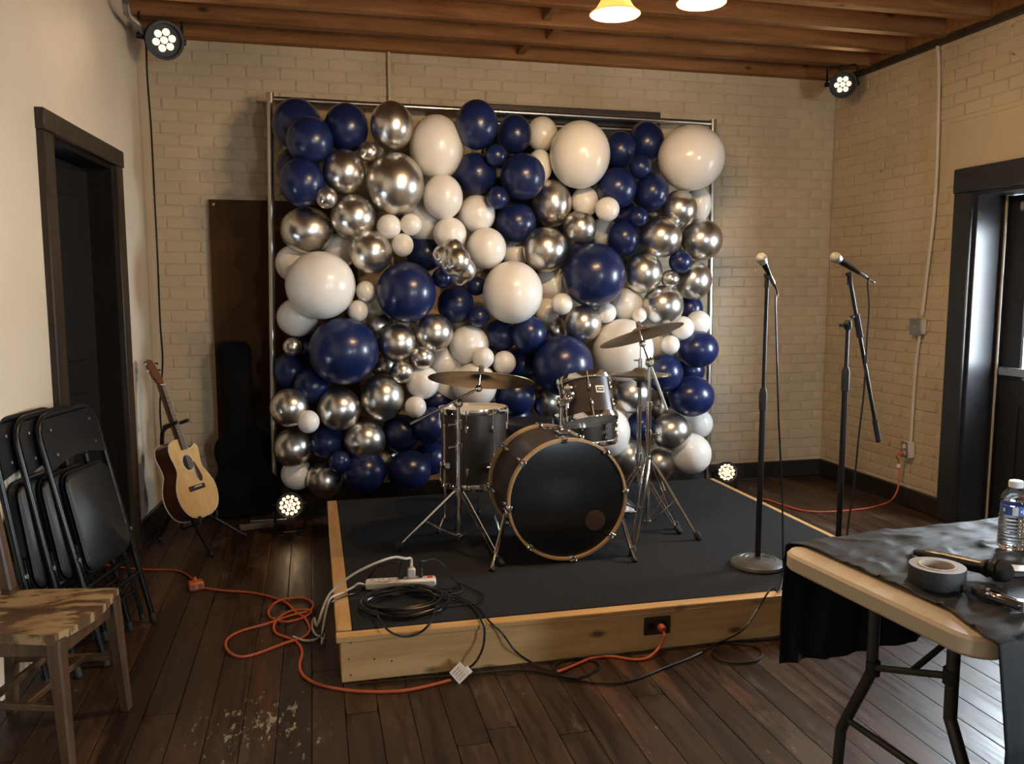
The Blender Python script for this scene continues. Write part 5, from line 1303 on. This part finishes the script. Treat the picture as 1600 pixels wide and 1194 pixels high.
cord([tl2, tl2+Vector((.015, 0, -.008)), Y(1356, 440, 3.36), Y(1358, 480, 3.35), Y(1354, 540, 3.34), Y(1350, 610, 3.34), Y(1342, 680, 3.35), Y(1334, 760, 3.36), Y(1326, 815, 3.37), Z(1322, 866, SZ+.006), Z(1335, 872, SZ+.006)], .0042, 'cordb', 'black cable hanging from the boom microphone beside its stand', 'microphone_cable', 6, 'cable', 8)
# black cable over the stage front with a loop on the floor
cord([Z(700, 925, SZ+.02), Z(725, 936, SZ+.008), Z(748, 950, SZ+.007), Vector((Y(765, 966, 3.06).x, 3.055, .20)), Y(785, 990, 3.04), Y(805, 1017, 3.01), Z(830, 1035, .014), Z(862, 1050, .012), Z(890, 1059, .012), Z(915, 1056, .007), Z(934, 1044, .006), Z(930, 1034, .006), Z(900, 1030, .006), Z(872, 1036, .006), Z(866, 1046, .014), Z(880, 1056, .016), Z(905, 1060, .014)], .0042, 'cordb', 'black cable falling over the stage front into a loop beside the orange cord', 'black_cable')
# orange extension cords
ob_ = Z(306, 921, .0)
cord([Z(150, 880, .006), Z(200, 888, .006), Z(235, 890, .006), Z(270, 891, .006), Z(290, 897, .006), Z(303, 908, .012), ob_+Vector((0, .02, .025))], .0052, 'orange', 'orange cord coming from behind the folded chairs to the orange box')
xb = thing('extension_box', 'small orange outlet box of the extension cord on the dark floor', 'outlet box', ob_)
TX = Matrix.Translation(ob_) @ Matrix.Rotation(R(20), 4, 'Z')
MB(TX).box((0, 0, .022), (.072, .055, .043), .007).build('box_body', M['orange'], xb)
MB(TX).lathe([(.010, .042), (.008, .06), (0, .06)], 10, Matrix.Translation((0, .01, 0))).build('strain_relief', M['orange'], xb)
for q in (-.018, .018): MB(TX).box((q, -.028, .022), (.018, .003, .022), .001).build('socket', M['felt'], xb)
OC = [(318, 919), (350, 923), (390, 926), (420, 932), (448, 943), (462, 957), (476, 966), (484, 985), (470, 998), (448, 1004), (400, 1022), (372, 1026), (354, 1014), (356, 998), (380, 985), (420, 974), (455, 962), (483, 955), (489, 944), (478, 936), (455, 935), (432, 941), (420, 955), (424, 966), (445, 972), (470, 967), (486, 957), (478, 953), (455, 955), (438, 964), (428, 978), (432, 990), (452, 998), (466, 1006), (472, 1020), (468, 1040), (474, 1056), (494, 1068), (530, 1077), (575, 1081), (625, 1080), (665, 1073), (704, 1063)]
cord([Z(a, b, .006+(.008 if 8 <= i <= 30 and i % 3 == 0 else 0)) for i, (a, b) in enumerate(OC)], .0058, 'orange', 'long tangled orange extension cord on the floor left of the stage', 'extension_lead', 8, 'cord', 6)
pl = Y(1034, 981, SY0-.03)
cord([Z(868, 1051, .012), Z(890, 1043, .008), Z(925, 1029, .006), Z(955, 1026, .006), Z(990, 1031, .006), Z(1012, 1028, .010), Y(1030, 1012, 3.03), Y(1038, 995, 3.03), Vector((pl.x+.004, SY0-.045, pl.z-.02)), Vector((pl.x, SY0-.035, pl.z-.004))], .0058, 'orange', 'short orange cord plugged into the stage front outlet', 'extension_lead', 8)
pq = thing('cord_plug', 'orange plug pushed into the dark outlet on the stage front', 'plug', (pl.x, SY0-.02, pl.z))
MB().lathe([(0, 0), (.013, 0), (.016, .006), (.016, .022), (.011, .032), (0, .034)], 16, frame((pl.x, SY0-.011, pl.z), (.1, -1, -.15))).build('plug_body', M['orange'], pq)
wp = Vector((XR-.07, c2.y, c2.z-.024))
pw = thing('cord_plug', 'orange plug in the low outlet on the right wall', 'plug', wp)
MB().lathe([(0, 0), (.013, 0), (.015, .006), (.014, .022), (.008, .032), (0, .034)], 14, frame(wp, (-1, 0, -.15))).build('plug_body', M['orange'], pw)
wx = XR-.05
cord([wp+Vector((-.03, 0, -.004)), wp+Vector((-.05, .0, -.02)), X(1404, 722, wx-.03), X(1405, 745, wx-.03), X(1402, 766, wx-.05), X(1394, 780, wx-.08), Z(1382, 787, .007), Z(1355, 794, .006), Z(1320, 798, .006), Z(1280, 800, .006), Z(1250, 797, .006), Z(1222, 789, .006), Z(1198, 781, .006), Z(1180, 779, .006)], .0058, 'orange', 'orange cord from the low wall outlet along the floor behind the stage', 'extension_lead', 8)
ct = X(1404, 728, wx-.03)
MB(Matrix.Translation(ct)).lathe([(.007, -.012), (.011, -.01), (.011, .01), (.007, .012)], 12).build('cord_tie', M['cap'], None, label='white tie on the orange cord below the low wall outlet', cat='cable tie')
# flat sheet lying on the floor by the left par light
p = Z(402, 822, .002)
MB(Matrix.Translation(p) @ Matrix.Rotation(R(8), 4, 'Z')).box((0, 0, 0), (.21, .13, .0025), .0008).build('paper_sheet', M['felt'], None, label='grey sheet lying on the floor left of the par light', cat='paper')
